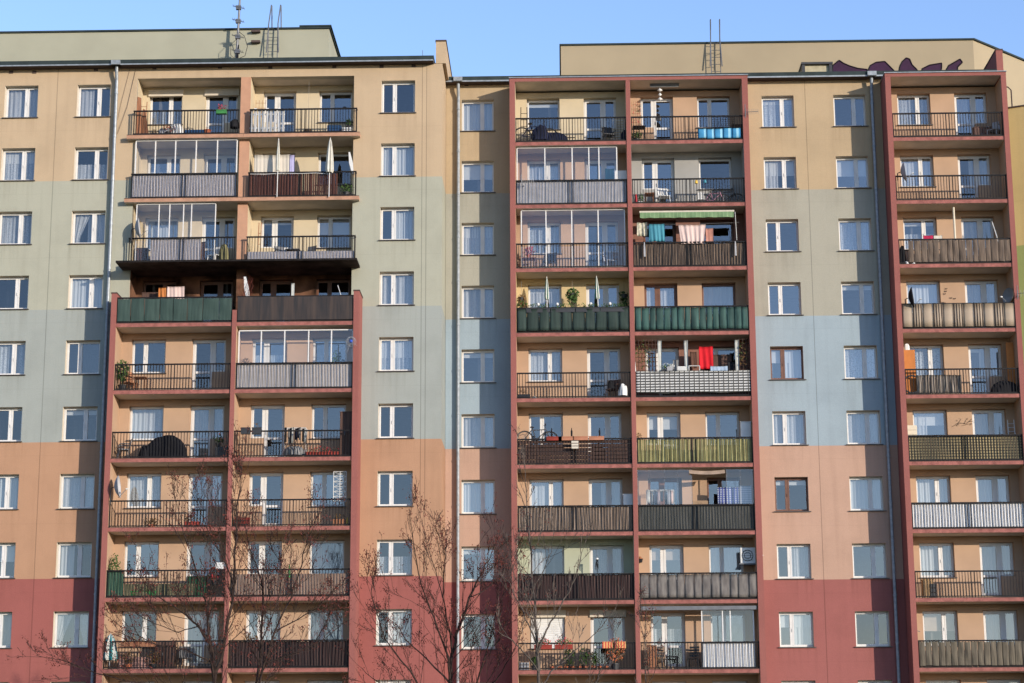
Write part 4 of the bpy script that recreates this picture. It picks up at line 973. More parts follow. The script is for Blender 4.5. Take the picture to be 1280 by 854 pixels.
# leftmost, eighth
potted('potted_plant','tall green climbing plant in the left corner '+wh(0,8),0,8,141,.25,0,.15,.25,'black',(.28,.2,.6),200,'green',.06,.45,9)
planter_box('flower_box','long green box of low plants '+wh(0,8),0,8,180,1.0,m_green,.15,.1,'green',None,80,5)
potted('potted_plant','dark red leaved plant at the right end '+wh(0,8),0,8,268,.3,.5,.14,.2,'black',(.28,.2,.3),100,'green2',.06,seed=10,flower='red')
crate('sign_board','white board on the railing '+wh(0,8),0,8,275,.42,.24,M['white'],-.02,'board',1.1,.05,slats=False)
cabinet('door_panel','dark green cupboard '+wh(0,8),0,8,246,.75,.85,plain('dark_green_paint',(.015,.06,.03,1),.6),.6,.3,'cupboard')
# leftmost, ninth
parasol('parasol','closed teal and white parasol at the left end of the ninth balcony',0,9,137,.1,.35,1.35,[plain('teal_canvas',(.02,.22,.24,1),.8), m_wht],.3,0,1)
planter_box('flower_box','long dark red flower box '+wh(0,9),0,9,172,1.35,M['wood'],-.16,.84,'green2',None,60,7)
crate('crate','pink crate on the floor '+wh(0,9),0,9,170,1.3,.5,plain('faded_pink_plastic',(.35,.2,.17,1),.8),.4)
potted('potted_plant','dry potted bush left of the pink crate',0,9,160,.2,0,.15,.2,'terracotta',(.3,.2,.3),90,'green2',.05,seed=13)
potted('potted_plant','dry brown bush right of the pink crate',0,9,192,.2,0,.15,.2,'black',(.3,.2,.3),90,'green2',.05,seed=14)
cabinet('cupboard','dark brown cupboard standing by the wall '+wh(0,9),0,9,206,.8,1.1,M['darkwood'],.7,.35,'cupboard')
chair('chair','dark folding chair '+wh(0,9),0,9,232,M['black'],.5,rad(20))
planter_box('flower_box','box of wilted plants at the right end '+wh(0,9),0,9,262,.9,M['black'],.2,.02,'green2',None,70,8)
# second column, top
b = MB(); 
for k in range(9): b.box(k*.165, k*.165+.115, -.012, .012, .06, 1.12+.03*math.sin(k*2.1)); 
for z in (.25, .85): b.box(-.02, 1.45, .0125, .035, z, z+.07)
p = spot(1,1,312,.07); tag(b.build('picket_fence', plain('white_fence_paint', (.72,.72,.71,1), .6, var=.06), None, p), 'white wooden picket fence panel behind the railing '+wh(1,1), 'picket fence')
b = MB()
for x in (0,.12,.24,.36): b.bar((x,0,0),(x*1.15,0,.75),.012)
for z in (.15,.4,.62): b.bar((-.02,0,z),(.42,0,z),.012)
p = spot(1,1,319,.9,1.05); tag(b.build('trellis', M['wood'], None, p), 'small brown trellis leaning behind the picket fence', 'trellis')
hanging('hanging_plant','dark hanging basket low on the top balcony beside the picket fence',1,1,385,.25,.22,(.2,.15,.08),40,'green2',.05,3)
crate('chest','dark blue storage box '+wh(1,1),1,1,418,.58,.42,m_blue,.4,'chest',slats=False)
crate('crate','white lattice crate holding a plant '+wh(1,1),1,1,434,.4,.3,M['white'],.25,'crate')
potted('potted_plant','dark plant standing in the white lattice crate',1,1,436,.35,.28,.1,.14,'black',(.17,.15,.18),60,'green',.05,seed=16)
lump('bird_ornament','black bird ornament hanging before the window '+wh(1,1),1,1,430,(.08,.04,.1),M['black'],.8,'ornament',1.32,2,.3)
# second, second
cloth('sheet','large cream sheet hung across the left window '+wh(1,2),1,2,316.5,362,.22,1.92,.2,m_sheet,'sheet',.014,40)
cloth('laundry','lavender cloth at the edge of the cream sheet',1,2,361,367,.2,1.9,.2,plain('lavender_cloth',(.36,.34,.52,1),.9),amp=.012)
parasol('parasol','narrow closed white parasol in front of the cream sheet',1,2,346,-.13,.28,2.46,[m_cream, m_wht],.085,.02,.62)
parasol('parasol','closed cream parasol hanging in front of the right window '+wh(1,2),1,2,411,-.13,.25,2.46,[m_cream, m_wht],.17,.02,.66)
b = MB(); b.grid(lambda u, v: (.1*(v-.5)*-1.6+.16*(u-.5)*(1-abs(v-.5)*1.2), .05*v, .95*v), 4, 10, 0, .03)
tag(b.build('ironing_board', M['white'], None, spot(1,2,438,.12,1.02)), 'white ironing board leaning on the railing end '+wh(1,2), 'ironing board')
potted('potted_plant','dark leafy plant at the open end of the red-brown screen',1,2,433,.1,.0,.14,.2,'black',(.3,.16,.22),120,'green',.06,seed=17)
tag(MB().tube([(0,0,0),(.6,-.03,-.03),(1.3,-.01,.02),(2.0,-.03,-.02),(2.7,0,.01),(3.3,-.01,-.05)],.012,5).build('rope', M['white'], None, spot(1,2,312,-.06,1.0)), 'white rope slung along the railing above the red-brown screen', 'rope')
# second, third
table('table','round-topped garden table '+wh(1,3),1,3,366,M['steel'],.6,.68,.7)
chair('chair','grey mesh garden chair left of the table, third balcony down',1,3,352,M['steel'],.7,rad(30),'arm')
chair('chair','grey mesh garden chair right of the table, third balcony down',1,3,384,M['steel'],.7,rad(-30),'arm')
ladderish('clothes_prop','thin brown clothes prop in the left corner '+wh(1,3),1,3,323,.6,.12,1.9,M['wood'],.2,'clothes prop',3)
# second, fourth (sooted)
b = MB(); b.grid(lambda u, v: (.12*(1-v)*1.4+.2*(u-.5)*(1-abs(v-.45)), .05*v, 1.0*v), 4, 10, 0, .03)
tag(b.build('ironing_board', M['white'], None, spot(1,4,304,.25,.98)), 'white board leaning amid dead stems on the sooted balcony', 'ironing board')
cloth('laundry','narrow pale cloth hanging straight above the black screen',1,4,363,367,.4,1.72,.9,m_wht,amp=.004)
o = thing('dead_plant','tangle of dead plant stems at the left end of the sooted balcony','dead plant',spot(1,4,304,.2,.3)); rr = random.Random(5); b = MB()
for k in range(26): b.tube([(0,0,0),(rr.uniform(-.2,.2),rr.uniform(-.1,.2),rr.uniform(.4,.8)),(rr.uniform(-.3,.35),rr.uniform(-.2,.3),rr.uniform(.8,1.7))],.006,3)
b.leaves((0,0,1.1),(.35,.2,.6),60,.03,rr); kid(o,'stems',b,M['dryleaf']); kid(o,'pot',MB().lathe([(0,-.3),(.14,-.3),(.18,0),(0,-.02)],10),M['black'])
tag(MB().tube([(0,0,0),(-.25,.3,.75)],.015,5).build('pole', M['white'], None, spot(1,4,428,.3,.9)), 'thin white pole leaning at the right window of the sooted balcony', 'pole')
# second, fifth
potted('potted_plant','low plant inside the glazed balcony '+wh(1,5),1,5,305,.35,.98,.1,.12,'black',(.3,.12,.16),60,'green2',.05,seed=18)
potted('potted_conifer','small dark fir-shaped plant behind the glass of the fifth balcony',1,5,420,.6,.85,.1,.14,'black',(.18,.15,.35),120,'green',.05,.1,19)
o = empty('wire_ornament', at(439,424,YA_-.06), 'white wire ornament with a blue ball on the right pink pier', 'ornament'); b = MB()
for k in range(4): b.ring((0,-.02*k,-.1+.02*k),.2-.03*k,.004,'y',20,4)
for k in range(6): b.tube([(0,0,-.1),(.26*math.cos(k),-.05,.3*math.sin(k*1.3)-.3)],.003,3)
kid(o,'wires',b,m_greyt); kid(o,'ball',MB().lathe([(0,-.07),(.05,-.05),(.07,0),(.05,.05),(0,.07)],10,c=(0,-.06,-.1)),plain('blue_ball',(.03,.08,.4,1),.4))
# second, sixth
for k, x in enumerate((306,320)): planter_box('flower_box',('left' if k == 0 else 'right')+' one of two black boxes hooked over the railing '+wh(1,6),1,6,x,.36,M['black'],-.02,.94,'green2' if k else None,None,16,20+k,'black boxes hooked over the railing',.26)
airer('drying_rack','drying rack loaded with dark and white clothes '+wh(1,6),1,6,369,.55,.85,1.25,9,[M['dark'],m_grey,M['dark'],m_wht,m_navy])
lump('laundry_basket','white and dark heap of laundry under the drying rack',1,6,367,(.42,.25,.35),m_grey,.3,'laundry',.12,31)
planter_box('flower_box','long dark red flower box on the floor '+wh(1,6),1,6,403,1.35,m_dkred,.12,.0,'green2','red',60,23,hh=.22)
cabinet('wardrobe','dark brown wardrobe in the right corner '+wh(1,6),1,6,433,.5,1.85,M['darkwood'],.6,.6,'wardrobe')
# second, seventh
b = MB(); W2, H2 = .5, 1.2
for x in (0,W2/2,W2): b.bar((x,0,0),(x,0,H2),.022)
for k in range(7): b.bar((0,0,k*.2),(W2,0,k*.2),.016); 
for k in range(6): b.bar((0,.012,k*.2),(W2,.012,k*.2+.2),.012); b.bar((W2,.014,k*.2),(0,.014,k*.2+.2),.012)
tag(b.build('trellis', M['white'], None, spot(1,7,416,.25,1.0)), 'tall white lattice trellis at the right end '+wh(1,7), 'trellis')
planter_box('flower_box','brown planter foot of the white trellis',1,7,424,.5,M['wood'],.25,.0,'green2',None,40,26,hh=.3)
tag(MB().lathe([(0,0),(.04,0),(.045,.22),(.02,.28),(.02,.33),(0,.33)],10).build('bottle', m_yel, None, spot(1,7,434,.1,.02)), 'yellow bottle on the floor below the white trellis', 'bottle')
crate('crate','red brown crate at the left end '+wh(1,7),1,7,303,.55,.42,m_dkred,.35)
# second, eighth, ninth
tag(MB().lathe([(0,0),(.05,0),(.055,.3),(.025,.4),(.025,.5),(0,.5)],10).build('bottle', m_green, None, spot(1,8,361,.03,.75)), 'green bottle standing in the middle of the eighth balcony railing', 'bottle')
potted('potted_plant','bushy brown plant beside the dark reed screen, ninth balcony',1,9,312,.3,.75,.14,.2,'black',(.3,.2,.25),90,'green2',.05,seed=28)
# middle column, top
bicycle('adult bicycle under a navy cover at the left end of the top balcony',2,1,670,.3,0,rad(8),m_navy,1.12)
lump('bicycle_cover','navy cover thrown over the bicycle on the top balcony',2,1,676,(.34,.15,.62),m_navy,.36,'cover',.22,33,.3)
lump('cover','low navy cover spread beside the covered bicycle',2,1,692,(.5,.16,.5),m_navy,.4,'cover',.02,39,.28)
ladderish('folded_chair','dark folded beach chair upright in the left corner '+wh(2,1),2,1,655,.4,.3,1.75,M['dark'],.1,'folded chair',5)
chair('chair','black chair with arms near the door '+wh(2,1),2,1,761,M['black'],.5,rad(15),'arm')
ladderish('airer','white folded clothes airer leaning beside the black chair',2,1,773,.4,.55,1.25,M['white'],.2,'drying rack',9)
lump('bag','dark blue bag in the right corner '+wh(2,1),2,1,780,(.14,.15,.6),m_navy,.4,'bag',seed=35)
tag(MB().box(-.8,0.8,0,.02,0,.025).build('wall_rail', M['rail'], None, V((-.1,SB-.08,FL(1)+.55))), 'thin handrail along the cream wall of the top balcony', 'handrail')
# middle, second
tv_antenna('small television antenna outside the silver grey sheets', spot(2,2,652,-.2,.95), rad(-20), 7, .55)
cloth('cloth','teal cloth inside the right window of the glazed second balcony',2,2,757,768,.75,1.8,1.2,m_tealtowel,amp=.01)
crate('fridge','white cabinet at the right end behind the open pane '+wh(2,2),2,2,777,.55,1.55,M['white'],.55,'cabinet',0,.5,slats=False)
# middle, third
table('table','small table with flowers inside the fully glazed balcony',2,3,660,M['wood'],.7,.6,.6)
potted('potted_plant','pink and orange flowers on the table inside the glazed balcony',2,3,661,.55,.62,.1,.14,'terracotta',(.28,.2,.2),80,'red',.05,seed=36,flower='red')
chair('chair','dark chair by the glazed balcony table',2,3,687,M['black'],.6,rad(-20))
chair('chair','pale striped deck chair at the right inside the glazed balcony',2,3,763,m_greyt,.6,rad(20),'arm')
# middle, fourth
hanging('hanging_plant','big dark green plant hanging from the ceiling between two green parasols',2,4,716,.45,1.75,(.28,.2,.28),170,'green',.075,5)
hanging('hanging_plant','autumn coloured plant hanging on the left wall above the pine green screen',2,4,652,.5,1.62,(.2,.15,.18),70,'green2',.06,6)
hanging('hanging_plant','dark leafy plant hanging at the right wall above the pine green screen',2,4,781,.5,1.7,(.25,.15,.2),90,'green',.06,7)
potted('potted_plant','yellowish bush at the left end above the pine green screen',2,4,652,.2,.8,.13,.2,'black',(.3,.2,.22),130,'green2',.06,seed=40,flower='green')
potted('potted_plant','dark bush at the right end above the pine green screen',2,4,780,.25,.8,.13,.2,'black',(.25,.2,.2),110,'green',.06,seed=41)
for k, x in enumerate((684,749)): parasol('parasol',('left' if k == 0 else 'right')+' one of two closed green and white parasols on the plant-filled fourth balcony',2,4,x,.2,.9,2.42,[m_grn, m_wht],.1,-.08 if k else 0,.62)
for k, x in enumerate((673,697,739,763)):
    o = thing('garden_lamp','small white ball lamp, '+('first','second','third','last')[k]+' of four along the pine green screen','lamp',spot(2,4,x,-.06,1.0),0,'ball lamps along the planters')
    kid(o,'stem',MB().tube([(0,0,0),(0,0,.16)],.012,5),M['black']); kid(o,'globe',MB().lathe([(0,.14),(.05,.16),(.065,.21),(.045,.26),(0,.28)],10),M['white'],True)
for k in range(4): planter_box('flower_box','long dark planter full of low greenery, '+('first','second','third','last')[k]+' from the left above the pine green screen',2,4,673+k*31,.98,M['black'],.0,.86,'green',None,110,50+k,'dark planters along the pine screen')
# middle, fifth
planter_box('flower_box','dark planter on the floor in the left corner '+wh(2,5),2,5,655,.5,M['black'],.15,0,'green2',None,40,60,hh=.2)
lump('bag','small white bag beside the dark floor planter',2,5,668,(.1,.1,.14),M['white'],.2,'bag',seed=61)
chair('chair','brown chair with a dark seat at the right end '+wh(2,5),2,5,766,M['darkwood'],.5,rad(-25),'arm')
lump('bag','white carrier bag hanging on the railing '+wh(2,5),2,5,779,(.17,.09,.44),M['white'],.0,'bag',.1,62,.34)
lump('bag','dark bag on the brown chair '+wh(2,5),2,5,764,(.15,.15,.35),M['dark'],.45,'bag',.46,63)
# middle, sixth
bicycle('bicycle stood high on the rail with one wheel above the dark board screen',2,6,672,.28,.78,rad(8),M['black'],1.0)
for k, (x, mt) in enumerate(((693,m_dkred),(708,m_orbox),(726,m_orbox),(746,m_orbox))): planter_box('flower_box',('dark red box above the dark board screen','first of three orange boxes above the dark board screen','middle orange box above the dark board screen','last of the orange boxes near the door, dark board screen')[k],2,6,x,.62,mt,.02,1.0,None,None,0,70+k,'boxes on the rail of the board screen',.16)
crate('crate','small cream crate hooked outside the dark board screen',2,6,719,.28,.34,m_sheet,-.2,'crate',.62,.12)
for k, x in enumerate((690,715,750)): tag(MB().lathe([(0,0),(.035,0),(.04,.22),(.015,.3),(.015,.36),(0,.36)],8).build('bottle', M['dark'], None, spot(2,6,x,.06,1.17)), ('dark bottle above the dark red box','dark bottle between two orange boxes','dark bottle above the last orange box')[k], 'bottle', 'dark bottles above the boxes')
# middle, seventh
cabinet('cabinet','white cabinet with a dark opening at the right end '+wh(2,7),2,7,786,.42,1.55,M['white'],.5,.45,'cabinet',doors=1)
# middle, eighth
o = thing('wind_chime','dark and white wind chime hanging in the mint green balcony','wind chime',spot(2,8,747,.5,1.2)); kid(o,'string',MB().tube([(0,0,.55),(0,0,1.13)],.005,3),M['black'])
kid(o,'cap',MB().lathe([(0,.5),(.06,.5),(.05,.56),(0,.57)],8),M['white']); b = MB(); [b.tube([(.04*math.cos(k),.04*math.sin(k),.5),(.04*math.cos(k),.04*math.sin(k),.1+.06*k)],.011,5) for k in range(6)]; kid(o,'tubes',b,M['dark'])
# middle, ninth
for k, x in enumerate((679,705)): planter_box('flower_box',('left','right')[k]+' box of red flowers on the railing before the closed roller shutter',2,9,x,.72,m_dkred,-.12,.82,'green','red',90,80+k,'red flower boxes on the railing')
m_rys = stripes('red_yellow_stripes',(.42,.05,.03,1),(.55,.30,.10,1),.11)
for k, x in enumerate((760,776)): planter_box('flower_box',('left','right')[k]+' striped red and yellow box on the railing above the dried bush',2,9,x,.42,m_rys,-.12,.84,None,None,0,84+k,'striped boxes on the railing',.26)
potted('potted_plant','large dried bush hanging through the bars below the striped boxes',2,9,769,.05,.0,.18,.25,'black',(.42,.22,.48),420,'green2',.055,.12,86,flower='terracotta')
for k, (x, R_) in enumerate(((668,(.16,.15,.2)),(712,(.26,.2,.4)),(731,(.24,.2,.4)),(742,(.2,.2,.3)))): potted('potted_plant',('dark leafy plant at the left end','tall green brown plant below the red flower boxes','bushy dark green plant in the middle','green plant left of the dark door')[k]+' of the ninth balcony with many pots',2,9,x,.35,0,.13,.22,'black',R_,120,'green',.06,seed=90+k)
for k, x in enumerate((690,699,707,716,724,732,741,750,758)): potted('flower_pot','one of the row of small red clay pots along the floor of the flower balcony',2,9,x,.12,0,.1,.16,'terracotta',(.08,.08,.06),12,'green2',.03,seed=100+k,cat='flower pot',g='row of red clay pots')
crate('crate','white grey crate at the left end of the balcony with clay pots',2,9,655,.4,.35,m_greyt,.3)
# fourth column, top
o = thing('ceiling_lamp','long fluorescent lamp on the ceiling of the top balcony','lamp',spot(3,1,832,.4,2.55)); kid(o,'housing',MB().box(-.62,.62,-.05,.05,.03,.12),M['steel']); kid(o,'tube',MB().tube([(-.6,0,0),(.6,0,0)],.022,8),M['white'])
o = thing('spinner','white spiral wind spinner hanging below the fluorescent lamp','wind spinner',spot(3,1,826,.35,1.85)); b = MB()
for k in range(3): b.lathe([(0,.1),(.12-.03*(k % 2),.0),(0,-.06)],12,c=(0,0,.52-k*.2))
kid(o,'spiral',b,M['white'],True); kid(o,'string',MB().tube([(0,0,.6),(0,0,.7)],.005,3),M['black'])
o = thing('trellis_plant','dotted flowering climber on the left wall of the top balcony with blue striped cloth','climbing plant',spot(3,1,794,.5)); rr = random.Random(2)
b = MB(); [b.bar((-.12+.08*k,0,.3),(-.12+.08*k,0,1.95),.01) for k in range(5)]; [b.bar((-.14,0,.4+.2*k),(.24,0,.4+.2*k),.01) for k in range(8)]; kid(o,'trellis',b,M['wood'])
b = MB(); b.leaves((.05,-.03,1.2),(.25,.06,.75),110,.035,rr,0,2); kid(o,'foliage',b,[M['green'],M['red']])
potted('potted_plant','bright green plant on the floor in the left corner '+wh(3,1),3,1,796,.25,0,.14,.16,'black',(.25,.2,.2),120,'green',.06,seed=110)
table('stand','dark plant stand '+wh(3,1),3,1,799,M['rail'],.55,.75,.4)
lump('bird_ornament','black bird shape hanging before the door window, fourth column top',3,1,824,(.1,.04,.24),M['black'],.9,'ornament',1.2,112,.35)
b = MB(); W2, H2 = .98, .62
for k in range(11): b.bar((k*W2/10,0,0),(k*W2/10,0,H2),.008)
for k in range(8): b.bar((0,0,k*H2/7),(W2,0,k*H2/7),.008)
for k in range(9): b.bar((k*W2/10,.006,0),(min(W2,k*W2/10+H2),.006,min(H2,W2-k*W2/10)),.008)
tag(b.build('lattice', M['rail'], None, spot(3,1,890,.16,.52)), 'black lattice fixed above the blue striped cloth', 'lattice')
cabinet('cupboard','low dark cupboard in the right corner behind the blue striped cloth',3,1,921,.45,.8,M['darkwood'],.6,.4,'cupboard')
lump('bag','dark heap on the floor left of the blue striped cloth',3,1,865,(.35,.2,.2),M['dark'],.35,'bag',seed=113)
tv_antenna('white television antenna sticking out from the pink pier beside the top balcony', Vector((7.85,YF-.12,FL(1)+1.15)), rad(-8), 7, .55)
# fourth, second
table('stool','round reddish wooden stool '+wh(3,2),3,2,812,M['wood'],.42,.55,.45)
chair('chair','white plastic chair '+wh(3,2),3,2,830,M['white'],.5,rad(10))
bicycle('small pink child bicycle on the grey walled balcony',3,2,893,.35,0,rad(-6),m_pinkb,.72)
bicycle('dark bicycle behind the pink child bicycle',3,2,908,.7,0,rad(10),M['black'],.95)
potted('potted_plant','green plant in a white pot in the left corner '+wh(3,2),3,2,800,.3,0,.11,.18,'white',(.16,.15,.22),70,'green',.05,seed=115)
lump('toy','red toy on the floor at the left pier '+wh(3,2),3,2,795,(.07,.07,.5),M['red'],.25,'toy',seed=116,amp=.1)
lump('toy','yellow and green toy hanging on the railing '+wh(3,2),3,2,871,(.06,.05,.14),m_yel,-.0,'toy',.86,117)
lump('toy','turquoise toy hanging on the railing of the grey walled balcony',3,2,882,(.06,.05,.14),m_tealtowel,-.0,'toy',.88,118)
crate('box','white box below the hanging toys '+wh(3,2),3,2,876,.25,.3,M['white'],.4,'box',.25,.2,slats=False)
# fourth, third
x0, x1, y = box_of(3,3); o = empty('awning', (x0+.3,y-.02,FL(3)+2.22), 'rolled green awning with a pale cassette under the ceiling of the laundry balcony', 'awning')
kid(o,'cassette',MB().box(0,3.95,-.05,.1,.13,.2),M['reveal']); b = MB(); b.grid(lambda u,v:(.02+3.9*u,-.06+.02*math.sin(u*40)*(1-v),-.1+.23*v-.012*abs(math.sin(u*30))*(1-v)),60,3,0,.01); kid(o,'valance',b,m_awn); kid(o,'crank',MB().tube([(3.98,-.03,.12),(4.02,-.03,-1.1)],.012,5),M['white'])
cloth('laundry','crumpled cream floral cloth hanging at the left of the laundry balcony',3,3,797,810,.0,1.95,1.35,m_floral,amp=.05)
cloth('laundry','teal blue towel drying on the laundry balcony',3,3,812,832,.0,1.88,1.12,m_tealtowel,amp=.022)
cloth('laundry','large pale pink sheet drying in the middle of the laundry balcony',3,3,849,884,-.02,1.82,1.0,m_pinksheet,'laundry',.025,30,0,None,.18)
cloth('laundry','salmon pink towel beside the large pink sheet',3,3,883,893,.12,1.7,1.0,plain('salmon_towel',(.42,.2,.15,1),.9),amp=.012)
cloth('laundry','dark navy cloth behind the teal towel',3,3,822,831,.2,1.5,.95,m_navy,amp=.01)
ladderish('folded_chair','orange brown folded chair behind the teal towel',3,3,811,.6,.45,1.35,M['wood'],.15,'folded chair',6)
tag(MB().tube([(0,0,0),(2.2,0,-.03),(4.3,0,.02)],.005,4).build('clothes_line', m_grey, None, V((x0+.15,y+.03,FL(3)+1.88))), 'clothes line above the brown reed mat', 'clothes line')
for k, x in enumerate((806,920)): lump('rolled_cloth',('left','right')[k]+' pale strap hanging over the brown reed mat',3,3,x,(.04,.03,.62),m_greyt,-.05,'strap',.45,120+k,.05)
# fourth, fifth
cloth('laundry','bright red cloth hanging above the grey and white woven screen',3,5,875,893,.35,2.2,1.25,m_redcloth,'laundry',.022,26)
for k, x in enumerate((826,859,923)): cloth('curtain',('left','middle','right')[k]+' narrow white curtain gathered on the balcony with the red cloth',3,5,x-2.6,x+2.6,.1,2.42,1.02,m_wht,'curtain',.018,60,0,'white curtains of the woven-screen balcony',.25)
for k, (xa, xb) in enumerate(((795,823),(926,939))):
    p, q = spot(3,5,xa,.08,1.06), spot(3,5,xb,.08,1.06); w = q.x-p.x; o = empty('trellis_plant', p, ('dark trellis overgrown with a green climber, left of the white curtains','dark trellis with sparse dry climber, right of the white curtains')[k], 'climbing plant'); b = MB()
    for j in range(int(w/.14)+1): b.bar((j*.14,0,.03),(j*.14,0,1.4),.016)
    for j in range(8): b.bar((0,.01,.1+j*.18),(w,.01,.1+j*.18),.016)
    kid(o,'trellis',b,M['darkwood']); rr = random.Random(k); b = MB(); b.leaves((w*.35,-.03,.7),(w*.45,.07,.7),170 if k == 0 else 60,.05,rr,0,2); kid(o,'foliage',b,[M['green'],M['green2']])
    kid(o,'frame',MB().bar((0,-.03,.0),(w,-.03,.0),.04).bar((0,-.03,0),(-.05,-.03,.75),.04) if k == 0 else MB().bar((0,-.03,.0),(w,-.03,.0),.04),M['white'])
planter_box('flower_box','climber planter with small white flowers in the woven-screen balcony window',3,5,836,.55,M['black'],.1,1.0,'green','white' ,90,130)
for k, (x, mt) in enumerate(((838,m_greyt),(853,M['white']))): crate('box',('grey box','white box')[k]+' on the railing between the white curtains',3,5,x,.24 if k == 0 else .36,.16,mt,.0,'box',1.1,.15,slats=False)
b = MB(); [b.bar(p_, q_, .025) for p_, q_ in (((0,0,0),(0,0,.24)),((0,0,.24),(.44,0,.24)),((.44,0,.24),(.44,0,0)))]; tag(b.build('frame', M['white'], None, spot(3,5,862,.05,1.08)), 'white metal frame below the red cloth', 'frame')
chair('chair','dark chair with blue cushions behind the right half of the woven screen',3,5,905,M['dark'],.7,rad(160),'arm')
cloth('laundry','pale blue cloth over the railing below the red cloth',3,5,889,911,.02,1.3,1.0,m_blgrey,amp=.01)
cloth('laundry','dark garment hanging at the right of the woven-screen balcony',3,5,911,921,.3,1.55,1.05,M['dark'],amp=.02)
cabinet('cupboard','tall dark cupboard behind the dark chair of the woven-screen balcony',3,5,902,.9,1.9,M['darkwood'],.9,.3,'cupboard')
cloth('laundry','dark brown garment hanging left of the red cloth',3,5,864,872,.45,2.0,1.3,m_choc,amp=.02)
cloth('laundry','small grey cloth hanging between two white curtains, left of the red cloth',3,5,842,850,.5,1.7,1.2,m_grey,amp=.02)
lump('bag','dark bags piled by the dark chair behind the woven screen',3,5,914,(.25,.2,.4),M['dark'],.3,'bag',.75,170,.25)
# fourth, sixth
cabinet('cabinet','pale blue-white cabinet at the right end above the yellow-green slats',3,6,933,.42,1.75,M['white'],.55,.45,'cabinet',doors=1)
potted('potted_plant','dark dry plant at the left end above the yellow-green slats',3,6,797,.2,.95,.1,.12,'black',(.22,.15,.14),50,'green2',.05,seed=135)
# fourth, seventh
airer('drying_rack','white clothes on a rack behind the left glass panes, seventh balcony',3,7,826,.6,1.1,1.75,8,[m_wht,m_wht,m_greyt,m_pinksheet])
cloth('laundry','blue and white patterned cloth behind the right glass panes, seventh balcony',3,7,898,925,.4,1.85,1.15,weave('blue_white_pattern',(.45,.48,.52,1),(.03,.05,.20,1),.12,.09,.5,.5),amp=.02)
cloth('laundry','pale striped sheet at the far right behind glass, seventh balcony',3,7,926,941,.35,1.9,1.1,stripes('pale_blue_stripes',(.40,.44,.50,1),(.25,.3,.38,1),.09,.5,2),amp=.012)
bicycle('yellow and black bicycle behind the dark net, seventh balcony',3,7,824,.35,0,rad(-5),m_yel,.85)
crate('crate','cardboard coloured box between the glass panes, seventh balcony',3,7,876,.62,.55,plain('cardboard',(.28,.19,.12,1),.9),.7,'box',.75,.35,slats=False)
lump('bag','grey green bags behind the dark net, seventh balcony',3,7,934,(.3,.2,.75),plain('sage_bag',(.2,.22,.19,1),.9),.45,'bag',seed=137)
b = MB(); b.grid(lambda u,v:(1.45*u,-.04-.1*(1-v),.16*v-.05*math.sin(u*math.pi)),14,3,0,.008); tag(b.build('rolled_blind', plain('tan_canvas',(.27,.20,.15,1),.9), None, spot(3,7,863,.12,2.35)), 'sagging rolled canvas under the ceiling between the glass panes', 'canvas blind')
# fourth, eighth
o = thing('air_conditioner','white air conditioner unit high in the right corner above the grey quilted panels','air conditioner',spot(3,8,938,.55,1.5)); kid(o,'body',MB().box(-.36,.3,-.15,.18,0,.62),M['white']); b = MB().ring((-.08,-.157,.3),.22,.012,'y',20,4).ring((-.08,-.157,.3),.13,.01,'y',16,4); [b.bar((-.08-.21,-.157,.3+.09*k-.18),(.13,-.157,.3+.09*k-.18),.008) for k in range(5)]; kid(o,'fan_grille',b,M['dark']); kid(o,'bracket',MB().box(-.42,.36,-.2,.25,-.06,-.01),M['steel']); kid(o,'pipe',MB().tube([(.3,0,.2),(.4,-.2,.25),(.5,-.6,.26)],.02,6),M['white'])
o = thing('lantern','small dark lantern on the left wall above the grey quilted panels','lantern',spot(3,8,801,1.0,1.62)); kid(o,'cap',MB().lathe([(.13,.14),(.03,.24),(0,.25)],8),M['wood']); kid(o,'body',MB().lathe([(0,0),(.08,.0),(.11,.14),(0,.14)],8),M['dark'])
# fourth, ninth
cabinet('cabinet','orange brown wooden cabinet at the left of the half-glazed lowest balcony',3,9,815,.36,.95,M['wood'],.45,.45,'cabinet',doors=1)
chair('chair','dark slatted chair left of the door on the half-glazed balcony',3,9,829,M['black'],.6,rad(35),'slat')
chair('chair','dark slatted chair right of the door on the half-glazed balcony',3,9,867,M['black'],.6,rad(-15),'slat')
table('table','small dark table by the door on the half-glazed balcony',3,9,840,M['black'],.5,.55,.5)
# rightmost, top / second
chair('chair','pale plastic garden chair in the right corner '+wh(4,1),4,1,1243,m_greyt,.5,rad(-40),'arm')
cabinet('cupboard','low brown cupboard beside the pale plastic chair',4,1,1228,.75,.65,plain('mid_brown',(.16,.09,.07,1),.7),.85,.3,'cupboard')
dish('grey satellite dish above the second balcony railing near the left pier, rightmost column',4,2,1128,.0,1.25,rad(82),.1,m_greyt,.40)
lump('bag','dark bag on the floor in the right corner '+wh(4,2),4,2,1249,(.3,.2,.16),M['dark'],.3,'bag',seed=140)
# rightmost, third
cloth('laundry','crimson towel over the brown reed panels',4,3,1156,1169,-.0,1.25,.95,m_mag,amp=.006)
cloth('laundry','cream cloth beside the crimson towel',4,3,1169,1180,.0,1.25,.95,m_sheet,amp=.006)
tag(MB().tube([(0,0,0),(0,0,2.48)],.045,8).build('pole', m_cream, None, spot(4,3,1196,.15)), 'upright cream pole from floor to ceiling behind the brown reed panels', 'pole')
ladderish('folded_chair','white folded deck chair leaning at the right end '+wh(4,3),4,3,1258,.35,.35,1.9,M['white'],.45,'folded chair',2,rad(70))
lump('bag','black and white bag at the left end of the brown reed panels',4,3,1129,(.13,.1,.8),M['dark'],.15,'bag',seed=142)
for k, x in enumerate((1134,1142)): lump('shoe',('left','right')[k]+' white thing low at the foot of the brown reed panels',4,3,x,(.09,.08,.14),M['white'],.05,'bag',.0,150+k)
